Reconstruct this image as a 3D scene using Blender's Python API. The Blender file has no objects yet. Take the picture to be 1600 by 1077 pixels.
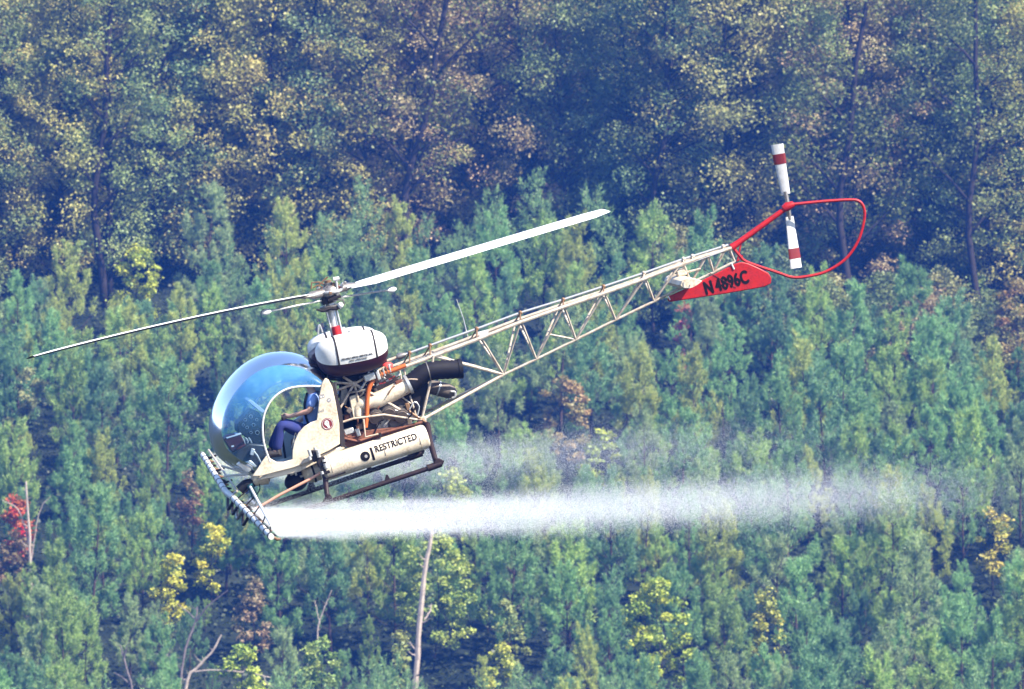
import bpy, bmesh, math, random
import numpy as np
from mathutils import Vector, Matrix

random.seed(7)
rng = np.random.default_rng(11)
R = math.radians
scene = bpy.context.scene
COL = scene.collection

# ------------------------------------------------------------------ camera, sky, sun, exposure
FPX, CX, CY = 11200.0, 800.0, 538.5          # focal length in pixels of the 1600 px wide photograph
cam_d = bpy.data.cameras.new("camera"); cam = bpy.data.objects.new("camera", cam_d); COL.objects.link(cam)
cam_d.sensor_width = 36.0
cam_d.lens = FPX / 1600.0 * 36.0
cam_d.clip_start = 0.5; cam_d.clip_end = 6000
cam.rotation_euler = (R(90), 0, 0)
cam_d.dof.use_dof = True; cam_d.dof.focus_distance = 100.0; cam_d.dof.aperture_fstop = 6.8
scene.camera = cam

SUN = Vector((0.57, -0.36, 0.74)).normalized()
world = bpy.data.worlds.new("World"); scene.world = world; world.use_nodes = True
wn = world.node_tree.nodes; wl = world.node_tree.links
bg = wn['Background']
sky = wn.new('ShaderNodeTexSky'); sky.sky_type = 'NISHITA'; sky.sun_disc = False
sky.sun_elevation = math.asin(SUN.z); sky.sun_rotation = math.atan2(SUN.x, SUN.y)
sky.air_density = 1.0; sky.dust_density = 0.6; sky.ozone_density = 2.0
wl.new(sky.outputs[0], bg.inputs[0]); bg.inputs[1].default_value = 0.105
sun_d = bpy.data.lights.new("sun", 'SUN'); sun_d.energy = 5.0; sun_d.angle = R(0.53); sun_d.color = (1.0, 0.94, 0.80)
sun = bpy.data.objects.new("sun", sun_d); COL.objects.link(sun)
sun.rotation_euler = SUN.to_track_quat('Z', 'Y').to_euler()
sun.location = SUN * 300

vs = scene.view_settings
vs.view_transform = 'Standard'; vs.look = 'None'; vs.gamma = 1.0; vs.use_curve_mapping = False
vs.exposure = 1.8
scene.cycles.max_bounces = 8; scene.cycles.diffuse_bounces = 3; scene.cycles.glossy_bounces = 3
scene.cycles.transmission_bounces = 4; scene.cycles.transparent_max_bounces = 16; scene.cycles.volume_bounces = 0
scene.cycles.use_denoising = True
HAZE_DENSITY, HAZE_COLOR = 0.00027, (0.06, 0.23, 1.0)

# ------------------------------------------------------------------ materials
def nodes_of(name):
    m = bpy.data.materials.new(name); m.use_nodes = True
    nt = m.node_tree
    return m, nt.nodes, nt.links, nt.nodes['Principled BSDF']

def paint(name, col, rough=0.45, metal=0.0, dirt=None, dirt_amt=0.25, scale=9.0, spec=0.5, coat=0.0):
    m, n, l, b = nodes_of(name)
    b.inputs['Roughness'].default_value = rough; b.inputs['Metallic'].default_value = metal
    b.inputs['Specular IOR Level'].default_value = spec; b.inputs['Coat Weight'].default_value = coat
    tc = n.new('ShaderNodeTexCoord')
    no = n.new('ShaderNodeTexNoise'); no.inputs['Scale'].default_value = scale; no.inputs['Detail'].default_value = 6
    l.new(tc.outputs['Object'], no.inputs['Vector'])
    no2 = n.new('ShaderNodeTexNoise'); no2.inputs['Scale'].default_value = scale * 7; no2.inputs['Detail'].default_value = 4
    l.new(tc.outputs['Object'], no2.inputs['Vector'])
    mu = n.new('ShaderNodeMath'); mu.operation = 'MULTIPLY'
    l.new(no.outputs[0], mu.inputs[0]); l.new(no2.outputs[0], mu.inputs[1])
    rp = n.new('ShaderNodeMapRange'); rp.inputs[1].default_value = 0.2; rp.inputs[2].default_value = 0.42
    rp.inputs[3].default_value = 0.0; rp.inputs[4].default_value = dirt_amt
    l.new(mu.outputs[0], rp.inputs[0])
    mx = n.new('ShaderNodeMix'); mx.data_type = 'RGBA'
    mx.inputs[6].default_value = (*col, 1); mx.inputs[7].default_value = (*(dirt or [c * 0.35 for c in col]), 1)
    l.new(rp.outputs[0], mx.inputs[0]); l.new(mx.outputs[2], b.inputs['Base Color'])
    rr = n.new('ShaderNodeMapRange'); rr.inputs[3].default_value = rough * 0.8; rr.inputs[4].default_value = min(1, rough * 1.35)
    l.new(no.outputs[0], rr.inputs[0]); l.new(rr.outputs[0], b.inputs['Roughness'])
    return m

M = {}
M['cream'] = paint('cream_paint', (0.52, 0.44, 0.335), 0.42, dirt=(0.20, 0.14, 0.075), dirt_amt=0.6, scale=5)
M['white'] = paint('white_paint', (0.52, 0.51, 0.50), 0.38, dirt=(0.34, 0.30, 0.25), dirt_amt=0.45, scale=4)
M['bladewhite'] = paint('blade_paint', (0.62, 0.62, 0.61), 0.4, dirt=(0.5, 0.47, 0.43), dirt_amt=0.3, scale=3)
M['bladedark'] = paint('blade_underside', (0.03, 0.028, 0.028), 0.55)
M['red'] = paint('red_paint', (0.32, 0.007, 0.006), 0.42, dirt=(0.11, 0.003, 0.006), dirt_amt=0.7, spec=0.3, coat=0.0)
M['maroon'] = paint('maroon_paint', (0.022, 0.002, 0.004), 0.45, spec=0.3)
M['tube'] = paint('boom_tube_paint', (0.40, 0.345, 0.28), 0.5, dirt=(0.16, 0.09, 0.05), dirt_amt=0.8, scale=14)
M['tube2'] = paint('engine_tube_paint', (0.42, 0.34, 0.26), 0.5, dirt=(0.16, 0.07, 0.03), dirt_amt=0.7, scale=16)
M['brass'] = paint('brass_fitting', (0.16, 0.085, 0.04), 0.5, 0.3)
M['dark'] = paint('dark_metal', (0.010, 0.007, 0.007), 0.5, 0.0, dirt=(0.03, 0.02, 0.015), dirt_amt=0.5, spec=0.25)
M['skid'] = paint('skid_paint', (0.013, 0.005, 0.006), 0.5, dirt=(0.035, 0.018, 0.012), dirt_amt=0.5, spec=0.25)
M['black'] = paint('black_rubber', (0.006, 0.005, 0.008), 0.6, spec=0.2)
M['steel'] = paint('steel', (0.26, 0.24, 0.225), 0.38, 0.7, dirt=(0.10, 0.06, 0.04), dirt_amt=0.6, scale=20)
M['alu'] = paint('aluminium', (0.50, 0.49, 0.48), 0.34, 0.6, dirt=(0.2, 0.16, 0.14), dirt_amt=0.4, scale=20)
M['engine'] = paint('engine_casting', (0.11, 0.088, 0.075), 0.6, 0.2, dirt=(0.06, 0.03, 0.02), dirt_amt=0.8, scale=18)
M['rust'] = paint('rusty_frame', (0.16, 0.05, 0.022), 0.65, 0.1, dirt=(0.015, 0.006, 0.004), dirt_amt=1.0, scale=10)
M['orange'] = paint('orange_hose', (0.40, 0.085, 0.008), 0.5)
M['redplastic'] = paint('red_cap', (0.62, 0.06, 0.05), 0.4)
M['bay'] = paint('engine_bay_dark', (0.012, 0.006, 0.006), 0.7)
M['teal'] = paint('teal_pipe', (0.02, 0.11, 0.12), 0.4)
M['pink'] = paint('copper_pipe', (0.55, 0.27, 0.18), 0.4, 0.2)
M['seat'] = paint('seat_vinyl', (0.045, 0.004, 0.007), 0.5)
M['panel'] = paint('instrument_panel', (0.006, 0.007, 0.011), 0.5)
M['print'] = paint('black_print', (0.006, 0.004, 0.005), 0.8, spec=0.1)
M['greyprint'] = paint('grey_print', (0.22, 0.20, 0.20), 0.6)
M['redprint'] = paint('red_print', (0.14, 0.005, 0.007), 0.5)
M['jeans'] = paint('denim', (0.003, 0.008, 0.085), 0.9, dirt=(0.012, 0.025, 0.14), dirt_amt=0.5, scale=12)
M['shirt'] = paint('blue_shirt', (0.17, 0.24, 0.48), 0.85, dirt=(0.11, 0.16, 0.36), dirt_amt=0.5, scale=8)
M['skin'] = paint('skin', (0.48, 0.25, 0.17), 0.55)
M['hair'] = paint('hair', (0.02, 0.014, 0.010), 0.6)
M['boot'] = paint('boot_leather', (0.018, 0.013, 0.010), 0.5)

def glass_bubble():
    m = bpy.data.materials.new('sky_tinted_acrylic'); m.use_nodes = True
    n, l = m.node_tree.nodes, m.node_tree.links
    n.remove(n['Principled BSDF']); out = n['Material Output']
    tr = n.new('ShaderNodeBsdfTransparent'); tr.inputs[0].default_value = (0.70, 0.85, 0.98, 1)
    gl = n.new('ShaderNodeBsdfGlossy'); gl.inputs['Roughness'].default_value = 0.14; gl.inputs[0].default_value = (1, 1, 1, 1)
    df = n.new('ShaderNodeBsdfDiffuse'); df.inputs[0].default_value = (0.15, 0.49, 1.0, 1)
    tl = n.new('ShaderNodeBsdfTranslucent'); tl.inputs[0].default_value = (0.15, 0.49, 1.0, 1)
    a = n.new('ShaderNodeMixShader'); a.inputs[0].default_value = 0.5
    l.new(df.outputs[0], a.inputs[1]); l.new(tl.outputs[0], a.inputs[2])
    b = n.new('ShaderNodeMixShader')
    # blue tint plus painted sky reflection, strong in the roof, thinner towards the chin
    tc = n.new('ShaderNodeTexCoord'); sx = n.new('ShaderNodeSeparateXYZ'); l.new(tc.outputs['Object'], sx.inputs[0])
    mr = n.new('ShaderNodeMapRange'); mr.inputs[1].default_value = 0.55; mr.inputs[2].default_value = 1.5
    mr.inputs[3].default_value = 0.05; mr.inputs[4].default_value = 0.66
    l.new(sx.outputs[2], mr.inputs[0]); l.new(mr.outputs[0], b.inputs[0])
    l.new(tr.outputs[0], b.inputs[1]); l.new(a.outputs[0], b.inputs[2])
    fr = n.new('ShaderNodeFresnel'); fr.inputs[0].default_value = 1.30
    c = n.new('ShaderNodeMixShader'); l.new(fr.outputs[0], c.inputs[0]); l.new(b.outputs[0], c.inputs[1]); l.new(gl.outputs[0], c.inputs[2])
    l.new(c.outputs[0], out.inputs[0])
    return m
M['bubble'] = glass_bubble()

def foliage(name, spread, trans=0.35, rough=0.5, spec=0.4):
    """colour comes from the object's own colour, varied leaf by leaf with the 'tint' attribute"""
    m, n, l, b = nodes_of(name); out = n['Material Output']
    oi = n.new('ShaderNodeObjectInfo')
    at = n.new('ShaderNodeAttribute'); at.attribute_name = 'tint'
    hs = n.new('ShaderNodeHueSaturation')
    h = n.new('ShaderNodeMapRange'); h.inputs[3].default_value = 0.5 - spread * 0.5; h.inputs[4].default_value = 0.5 + spread * 0.5
    l.new(at.outputs['Fac'], h.inputs[0]); l.new(h.outputs[0], hs.inputs['Hue'])
    v = n.new('ShaderNodeMapRange'); v.inputs[3].default_value = 1.35; v.inputs[4].default_value = 0.7
    l.new(at.outputs['Fac'], v.inputs[0]); l.new(v.outputs[0], hs.inputs['Value'])
    l.new(oi.outputs['Color'], hs.inputs['Color'])
    l.new(hs.outputs[0], b.inputs['Base Color'])
    b.inputs['Roughness'].default_value = rough; b.inputs['Specular IOR Level'].default_value = spec
    tl = n.new('ShaderNodeBsdfTranslucent')
    g = n.new('ShaderNodeHueSaturation'); g.inputs['Value'].default_value = 1.25; g.inputs['Saturation'].default_value = 1.1
    l.new(hs.outputs[0], g.inputs['Color']); l.new(g.outputs[0], tl.inputs[0])
    mx = n.new('ShaderNodeMixShader'); mx.inputs[0].default_value = trans
    l.new(b.outputs[0], mx.inputs[1]); l.new(tl.outputs[0], mx.inputs[2]); l.new(mx.outputs[0], out.inputs[0])
    return m
M['needle'] = foliage('pine_needles', 0.05, 0.24, 0.5, 0.35)
M['leaf'] = foliage('broad_leaves', 0.06, 0.30, 0.5, 0.32)
M['bark'] = paint('dark_bark', (0.028, 0.022, 0.019), 0.9, dirt=(0.02, 0.015, 0.012), dirt_amt=0.8, scale=4, spec=0.1)
M['pinebark'] = paint('pine_bark', (0.06, 0.04, 0.03), 0.9, dirt=(0.03, 0.02, 0.015), dirt_amt=0.8, scale=6, spec=0.1)
M['deadwood'] = paint('bleached_wood', (0.36, 0.29, 0.235), 0.85, dirt=(0.14, 0.11, 0.10), dirt_amt=0.8, scale=3, spec=0.15)
M['greywood'] = paint('grey_dead_wood', (0.16, 0.13, 0.125), 0.85, dirt=(0.05, 0.04, 0.04), dirt_amt=0.8, scale=3, spec=0.15)
def ground_mat():
    m, n, l, b = nodes_of('forest_floor')
    tc = n.new('ShaderNodeTexCoord'); no = n.new('ShaderNodeTexNoise'); no.inputs['Scale'].default_value = 0.35; no.inputs['Detail'].default_value = 10
    l.new(tc.outputs['Object'], no.inputs['Vector'])
    cr = n.new('ShaderNodeValToRGB'); cr.color_ramp.elements[0].position = 0.35; cr.color_ramp.elements[1].position = 0.7
    cr.color_ramp.elements[0].color = (0.007, 0.012, 0.008, 1); cr.color_ramp.elements[1].color = (0.022, 0.028, 0.017, 1)
    l.new(no.outputs[0], cr.inputs[0]); l.new(cr.outputs[0], b.inputs['Base Color']); b.inputs['Roughness'].default_value = 0.95
    b.inputs['Specular IOR Level'].default_value = 0.1
    bp = n.new('ShaderNodeBump'); bp.inputs['Strength'].default_value = 0.6; l.new(no.outputs[0], bp.inputs['Height']); l.new(bp.outputs[0], b.inputs['Normal'])
    return m
M['ground'] = ground_mat()
def drop_mat():
    m, n, l, b = nodes_of('water_droplets'); out = n['Material Output']
    b.inputs['Base Color'].default_value = (0.9, 0.9, 0.92, 1); b.inputs['Roughness'].default_value = 0.4
    tl = n.new('ShaderNodeBsdfTranslucent'); tl.inputs[0].default_value = (0.92, 0.92, 0.94, 1)
    mx = n.new('ShaderNodeMixShader'); mx.inputs[0].default_value = 0.5
    l.new(b.outputs[0], mx.inputs[1]); l.new(tl.outputs[0], mx.inputs[2])
    tp_ = n.new('ShaderNodeBsdfTransparent'); m2 = n.new('ShaderNodeMixShader'); m2.inputs[0].default_value = 0.30
    l.new(mx.outputs[0], m2.inputs[1]); l.new(tp_.outputs[0], m2.inputs[2]); l.new(m2.outputs[0], out.inputs[0])
    return m
M['drop'] = drop_mat()

# ------------------------------------------------------------------ mesh helpers
def link(o, parent=None):
    COL.objects.link(o)
    if parent is not None: o.parent = parent
    return o

def tagged(o, label, cat, group=None):
    o['label'] = label; o['category'] = cat
    if group: o['group'] = group
    return o

def np_mesh(name, verts, tris, tint=None, mat=None):
    me = bpy.data.meshes.new(name)
    verts = np.asarray(verts, np.float32); tris = np.asarray(tris, np.int32)
    nv, nt, k = len(verts), len(tris), tris.shape[1]
    me.vertices.add(nv); me.vertices.foreach_set('co', verts.ravel())
    me.loops.add(nt * k); me.loops.foreach_set('vertex_index', tris.ravel())
    me.polygons.add(nt); me.polygons.foreach_set('loop_start', np.arange(0, nt * k, k, dtype=np.int32))
    if tint is not None:
        a = me.attributes.new('tint', 'FLOAT', 'POINT'); a.data.foreach_set('value', np.asarray(tint, np.float32))
    if mat: me.materials.append(mat)
    me.update(calc_edges=True)
    return me

class MB:
    def __init__(s): s.v = []; s.f = []
    def add(s, vs_, fs):
        o = len(s.v); s.v += [tuple(v) for v in vs_]; s.f += [tuple(i + o for i in f) for f in fs]; return s
    def tube(s, path, r, n=8, cap=True):
        path = [Vector(p) for p in path]
        if not isinstance(r, (list, tuple)): r = [r] * len(path)
        t0 = (path[1] - path[0]).normalized()
        u = t0.orthogonal().normalized(); vs_ = []
        for i, p in enumerate(path):
            if i == 0: t = path[1] - p
            elif i == len(path) - 1: t = p - path[i - 1]
            else: t = (path[i + 1] - p).normalized() + (p - path[i - 1]).normalized()
            t = t.normalized(); u = (u - t * u.dot(t)).normalized(); w = t.cross(u)
            for k in range(n):
                a = 2 * math.pi * k / n
                vs_.append(p + (u * math.cos(a) + w * math.sin(a)) * r[i])
        fs = []
        for i in range(len(path) - 1):
            for k in range(n):
                a, b = i * n + k, i * n + (k + 1) % n
                fs.append((a, b, b + n, a + n))
        if cap:
            fs.append(tuple(range(n - 1, -1, -1))); o = (len(path) - 1) * n; fs.append(tuple(range(o, o + n)))
        return s.add(vs_, fs)
    def prism(s, poly, y0, y1):
        """polygon of (x, z) pairs or vectors, pushed out sideways from y0 to y1"""
        pts = [(p[0], p[-1]) for p in poly]; n = len(pts)
        vs_ = [(x, y0, z) for x, z in pts] + [(x, y1, z) for x, z in pts]
        fs = [tuple(range(n)), tuple(range(2 * n - 1, n - 1, -1))] + [(i, i + n, (i + 1) % n + n, (i + 1) % n) for i in range(n)]
        return s.add(vs_, fs)
    def box(s, c, size, rot=None):
        c = Vector(c); hx, hy, hz = [a / 2 for a in size]; vs_ = []
        for x in (-hx, hx):
            for y in (-hy, hy):
                for z in (-hz, hz):
                    p = Vector((x, y, z))
                    if rot is not None: p = rot @ p
                    vs_.append(c + p)
        return s.add(vs_, [(0, 1, 3, 2), (4, 6, 7, 5), (0, 4, 5, 1), (2, 3, 7, 6), (0, 2, 6, 4), (1, 5, 7, 3)])
    def ball(s, c, r, nu=12, nv=8, rot=None):
        if not isinstance(r, (list, tuple)): r = (r, r, r)
        c = Vector(c); vs_ = [];
        for j in range(nv + 1):
            th = math.pi * j / nv
            for i in range(nu):
                ph = 2 * math.pi * i / nu
                p = Vector((r[0] * math.sin(th) * math.cos(ph), r[1] * math.sin(th) * math.sin(ph), r[2] * math.cos(th)))
                if rot is not None: p = rot @ p
                vs_.append(c + p)
        fs = []
        for j in range(nv):
            for i in range(nu):
                a, b = j * nu + i, j * nu + (i + 1) % nu
                fs.append((a, a + nu, b + nu, b))
        return s.add(vs_, fs)
    def grid(s, rows, closed=False):
        nr, nc = len(rows), len(rows[0]); vs_ = [p for r_ in rows for p in r_]; fs = []
        for i in range(nr - 1):
            for j in range(nc - (0 if closed else 1)):
                a, b = i * nc + j, i * nc + (j + 1) % nc
                fs.append((a, b, b + nc, a + nc))
        return s.add(vs_, fs)
    def build(s, name, mat, parent=None, smooth=True, bevel=0.0, angle=40, fix=True):
        me = bpy.data.meshes.new(name); me.from_pydata(s.v, [], s.f)
        bm = bmesh.new(); bm.from_mesh(me)
        bmesh.ops.remove_doubles(bm, verts=bm.verts, dist=1e-5)
        if fix: bmesh.ops.recalc_face_normals(bm, faces=bm.faces)
        bm.to_mesh(me); bm.free()
        me.materials.append(mat)
        if smooth:
            me.polygons.foreach_set('use_smooth', [True] * len(me.polygons))
            me.set_sharp_from_angle(angle=R(angle))
        o = link(bpy.data.objects.new(name, me), parent)
        if bevel:
            b = o.modifiers.new('bevel', 'BEVEL'); b.width = bevel; b.segments = 2; b.limit_method = 'ANGLE'
        return o

def smooth_curve(pts, n):
    """Catmull-Rom through the given points, n samples"""
    P_ = [Vector(p) for p in pts]; P_ = [P_[0] * 2 - P_[1]] + P_ + [P_[-1] * 2 - P_[-2]]
    out = []; m = len(pts) - 1
    for k in range(n):
        t = k / (n - 1) * m; i = min(int(t), m - 1); t -= i
        a, b, c, d = P_[i], P_[i + 1], P_[i + 2], P_[i + 3]
        out.append(0.5 * ((2 * b) + (c - a) * t + (2 * a - 5 * b + 4 * c - d) * t * t + (3 * b - a - 3 * c + d) * t ** 3))
    return out

def empty(name, mw):
    o = bpy.data.objects.new(name, None); o.empty_display_size = 0.3; link(o); o.matrix_world = mw; return o

# ------------------------------------------------------------------ terrain
KB = 1.25                                # the wooded slope starts a good 330 m out
GY = [-400, -50, 0, 30, 90] + [q * KB for q in (180, 240, 262, 270, 345, 380, 450, 600, 750, 900, 1700)]
GZ = [-1, -1.5, -1.7, -4, -16] + [q * KB for q in (-25, -25.5, -24, -22.0, -1.5, 8, 26, 62, 80, 84, 64)]
def ground_np(x, y):
    z = np.interp(y, GY, GZ)
    w = np.clip((y - 120) / 150, 0, 1)
    return z + w * (0.5 * np.sin(x * 0.11 + 1.3) * np.cos(y * 0.07) + 0.25 * np.sin(x * 0.31 + y * 0.19))
def ground(x, y): return float(ground_np(np.array([x]), np.array([y]))[0])
gx = np.concatenate([np.linspace(-1100, -70, 22), np.linspace(-60, 60, 81), np.linspace(70, 1100, 22)])
gy = np.concatenate([np.linspace(-400, 150, 45), np.linspace(155, 315, 30), np.linspace(320, 560, 130), np.linspace(580, 2125, 50)])
XX, YY = np.meshgrid(gx, gy); ZZ = ground_np(XX, YY)
idx = np.arange(XX.size).reshape(XX.shape)
quads = np.stack([idx[:-1, :-1].ravel(), idx[:-1, 1:].ravel(), idx[1:, 1:].ravel(), idx[1:, :-1].ravel()], 1)
terr = link(bpy.data.objects.new('hillside_ground', np_mesh('hillside_ground', np.stack([XX.ravel(), YY.ravel(), ZZ.ravel()], 1), quads, mat=M['ground'])))
terr['kind'] = 'structure'

def pix_x(px, y): return (px - CX) / FPX * y
def pix_z(py, y): return (CY - py) / FPX * y
def stand(px, py_top, h):
    """where on the hillside a tree of height h stands whose top shows at this pixel"""
    best = None
    for i in range(1200):
        y = 262 * KB + i * 0.15
        e = abs(ground(pix_x(px, y), y) + h - pix_z(py_top, y))
        if best is None or e < best[0]: best = (e, y)
    y = best[1]; x = pix_x(px, y)
    return x, y, ground(x, y)

# ------------------------------------------------------------------ foliage builders (numpy)
def unit(v): return v / np.maximum(np.linalg.norm(v, axis=1, keepdims=True), 1e-9)

def tufts(base, axis, n, length, width, r):
    """needle tufts: n slim triangles fanning round each shoot"""
    m = len(base); b = np.repeat(base, n, 0); a = np.repeat(unit(axis), n, 0)
    rad = unit(r.normal(size=(m * n, 3))); d = unit(a * r.uniform(0.35, 1.3, (m * n, 1)) + rad * 0.85)
    st = b + a * r.uniform(-0.10, 0.14, (m * n, 1))
    L = np.repeat(r.uniform(0.75, 1.25, m), n)[:, None] * length * r.uniform(0.8, 1.2, (m * n, 1))
    side = unit(np.cross(d, r.normal(size=(m * n, 3)))) * width
    v = np.stack([st - side, st + side, st + d * L + side * 0.25], 1).reshape(-1, 3)
    tint = np.repeat(np.clip(np.repeat(r.uniform(0, 1, m), n) * 0.8 + r.uniform(-.1, .2, m * n), 0, 1), 3)
    return v, np.arange(len(v)).reshape(-1, 3), tint

def pine_meshes(seed, H, Rm, sparse=1.0):
    r = np.random.default_rng(seed); base, axis, wood = [], [], MB()
    lean = r.normal(0, 0.02, 2)
    def trunk(z): return np.array([lean[0] * z + 0.03 * math.sin(z + seed), lean[1] * z + 0.03 * math.cos(1.3 * z), z])
    wood.tube([trunk(z) for z in np.linspace(0, H - 0.3, 8)], [0.085 * (1 - 0.88 * t) for t in np.linspace(0, 1, 8)], 6)
    z = 1.1
    def plume(c, h_, hd, w=.19):
        n_ = int(6 + 26 * h_)
        for q in range(n_):
            t = r.uniform(0, 1); rr = w * math.sin(math.pi * (.18 + .78 * t)) ** .7 * math.sqrt(r.uniform(0, 1)); a_ = r.uniform(0, 6.283)
            rd = np.array([math.cos(a_), math.sin(a_), 0])
            base.append(c + np.array([0, 0, t * h_]) + rd * rr + hd * .10 * t); axis.append(rd * (rr / w) * .8 + np.array([0, 0, 1.0]) + hd * .2)
    while z < H - 0.5:
        f = z / H
        prof = Rm * min(1.0, 0.6 + f * 1.6) * (1 - f ** 1.5) ** .8 + 0.10
        nb = r.integers(3, 6) if f < 0.75 else r.integers(2, 4); a0 = r.uniform(0, 6.28)
        for k in range(nb):
            az = a0 + 6.283 * k / nb + r.normal(0, 0.3); L = prof * r.uniform(0.55, 1.2)
            el = R(12 + 34 * f + r.normal(0, 9)); o = trunk(z + r.normal(0, 0.10))
            hd = np.array([math.cos(az), math.sin(az), 0]); up = np.array([0, 0, 1.0]); sd = np.array([-hd[1], hd[0], 0])
            def pt(t): return o + hd * (L * t * math.cos(el)) + up * (L * (t * math.sin(el) + 0.34 * t * t))
            wood.tube([pt(0), pt(.5), pt(1)], [.022, .014, .006], 4)
            plume(pt(1) - up * .1, r.uniform(.45, .85), hd, r.uniform(.15, .23))
            if L > .8:
                for sg_ in (-1, 1):
                    if r.uniform() < .62: plume(pt(.68) + sd * sg_ * L * .3 * r.uniform(.7, 1.2), r.uniform(.3, .6), hd, r.uniform(.13, .19))
        z += r.uniform(0.50, 0.74)
    plume(trunk(H - 1.0), 1.0, np.array([0, 0, 0.0]), .15)
    plume(trunk(H - 1.3), .7, np.array([0, 0, 0.0]), .22)
    v, t, c = tufts(np.array(base), np.array(axis), 13, 0.185, 0.0145, r)
    return np_mesh('crown', v, t, c, M['needle']), wood

def leaf_quads(c, normal_bias, size, r, droop=0.2):
    """one folded leaf per point: two triangles sharing the midrib"""
    m = len(c); d = unit(r.normal(size=(m, 3)) * np.array([1, 1, .55]) + np.array([0, 0, -droop]))
    nrm = unit(normal_bias + r.normal(0, .75, (m, 3))); s = unit(np.cross(d, nrm)); nrm = np.cross(s, d)
    L = (size * r.uniform(.7, 1.3, (m, 1))); w = L * 0.42
    v = np.stack([c, c + d * L * .5 + s * w + nrm * L * .10, c + d * L, c + d * L * .5 - s * w + nrm * L * .10], 1).reshape(-1, 3)
    i = np.arange(m)[:, None] * 4
    t = np.concatenate([i + np.array([[0, 1, 2]]), i + np.array([[0, 2, 3]])], 0)
    return v, t

def broadleaf_meshes(seed, H, Rm, z0, nclump, nleaf, size, bark_r, clump_r=1.0, flat=0.55, fork=0.6):
    r = np.random.default_rng(seed); wood = MB()
    bend = r.normal(0, 0.03, 2); ph = r.uniform(0, 6, 2)
    def trunk(z): return Vector((bend[0] * z + .012 * H * math.sin(z * 2.2 / H * 3 + ph[0]), bend[1] * z + .012 * H * math.sin(z * 2.6 / H * 3 + ph[1]), z))
    top = H * 0.86
    zs = np.linspace(0, top, 12)
    wood.tube([trunk(z) for z in zs], [bark_r * (1 - .82 * (z / top) ** 1.1) for z in zs], 8)
    pts, nb, tn = [], [], []
    for k in range(nclump):
        f = (k + r.uniform(0, 1)) / nclump; z = z0 + (H - z0) * f ** 0.9
        prof = Rm * (math.sin(math.pi * min(1, 0.18 + 0.80 * f)) ** 0.6) * r.uniform(.72, 1.12)
        az = r.uniform(0, 6.283); rad = prof * math.sqrt(r.uniform(.12, 1))
        tr = trunk(min(z, top)); c = Vector((tr.x + rad * math.cos(az), tr.y + rad * math.sin(az), z))
        start = trunk(max(0.4, min(z - rad * fork, top * .97)))
        mid = start.lerp(c, .55) + Vector((r.normal(0, .15), r.normal(0, .15), -rad * .06))
        br = bark_r * (0.10 + .22 * (1 - f)) * min(1, rad / Rm + .3)
        wood.tube([start, mid, c], [br, br * .6, br * .18], 5)
        n = int(nleaf * r.uniform(.55, 1.4)); cr = clump_r * r.uniform(.65, 1.25)
        q = r.normal(size=(n, 3)); q = q / np.linalg.norm(q, axis=1, keepdims=True) * (r.uniform(0, 1, (n, 1)) ** .45) * cr
        q[:, 2] *= flat
        q[:, 2] -= 0.10 * (q[:, 0] ** 2 + q[:, 1] ** 2) / max(cr, .1)
        pts.append(q + np.array(c)); out = np.array([math.cos(az) * .5, math.sin(az) * .5, 1.0])
        nb.append(np.tile(out, (n, 1))); tn.append(np.clip(r.uniform(0, 1) * .7 + r.uniform(-.1, .4, n), 0, 1))
    c = np.concatenate(pts); v, t = leaf_quads(c, np.concatenate(nb), size, r)
    return np_mesh('crown', v, t, np.repeat(np.concatenate(tn), 4), M['leaf']), wood

def wood_mesh(mb, mat):
    me = bpy.data.meshes.new('trunk'); me.from_pydata(mb.v, [], mb.f); me.materials.append(mat)
    me.polygons.foreach_set('use_smooth', [True] * len(me.polygons)); me.update(); return me

def plant_tree(name, crown_me, trunk_me, loc, rz, sc, color, label, cat, group=None, crown_name='crown', tilt=(0, 0)):
    root = bpy.data.objects.new(name, None); root.empty_display_size = .5; COL.objects.link(root)
    root.location = loc; root.rotation_euler = (tilt[0], tilt[1], rz); root.scale = (sc[0], sc[0], sc[1])
    t = bpy.data.objects.new('trunk', trunk_me); COL.objects.link(t); t.parent = root
    if crown_me is not None:
        c = bpy.data.objects.new(crown_name, crown_me); COL.objects.link(c); c.parent = root; c.color = (*color, 1)
    tagged(root, label, cat, group)
    return root

# ------------------------------------------------------------------ the hardwood edge behind the pines
EDGE = [(-200, 455), (0, 430), (200, 395), (330, 370), (480, 335), (650, 325), (740, 312), (840, 322), (950, 375), (1080, 395), (1150, 415), (1260, 455), (1400, 490), (1600, 478), (1800, 470)]
def edge_y(px):
    """how far up the slope the pines reach in the direction of this image column"""
    py = np.interp(px, [e[0] for e in EDGE], [e[1] for e in EDGE])
    for i in range(400):
        y = 300 * KB + i * 0.25
        if ground(pix_x(px, y), y) + 5.4 >= pix_z(py, y): return y
    return 360.0 * KB
_ept = list(range(-200, 1801, 20)); _epv = [edge_y(p) for p in _ept]
def edge_y(px): return float(np.interp(px, _ept, _epv))

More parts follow.
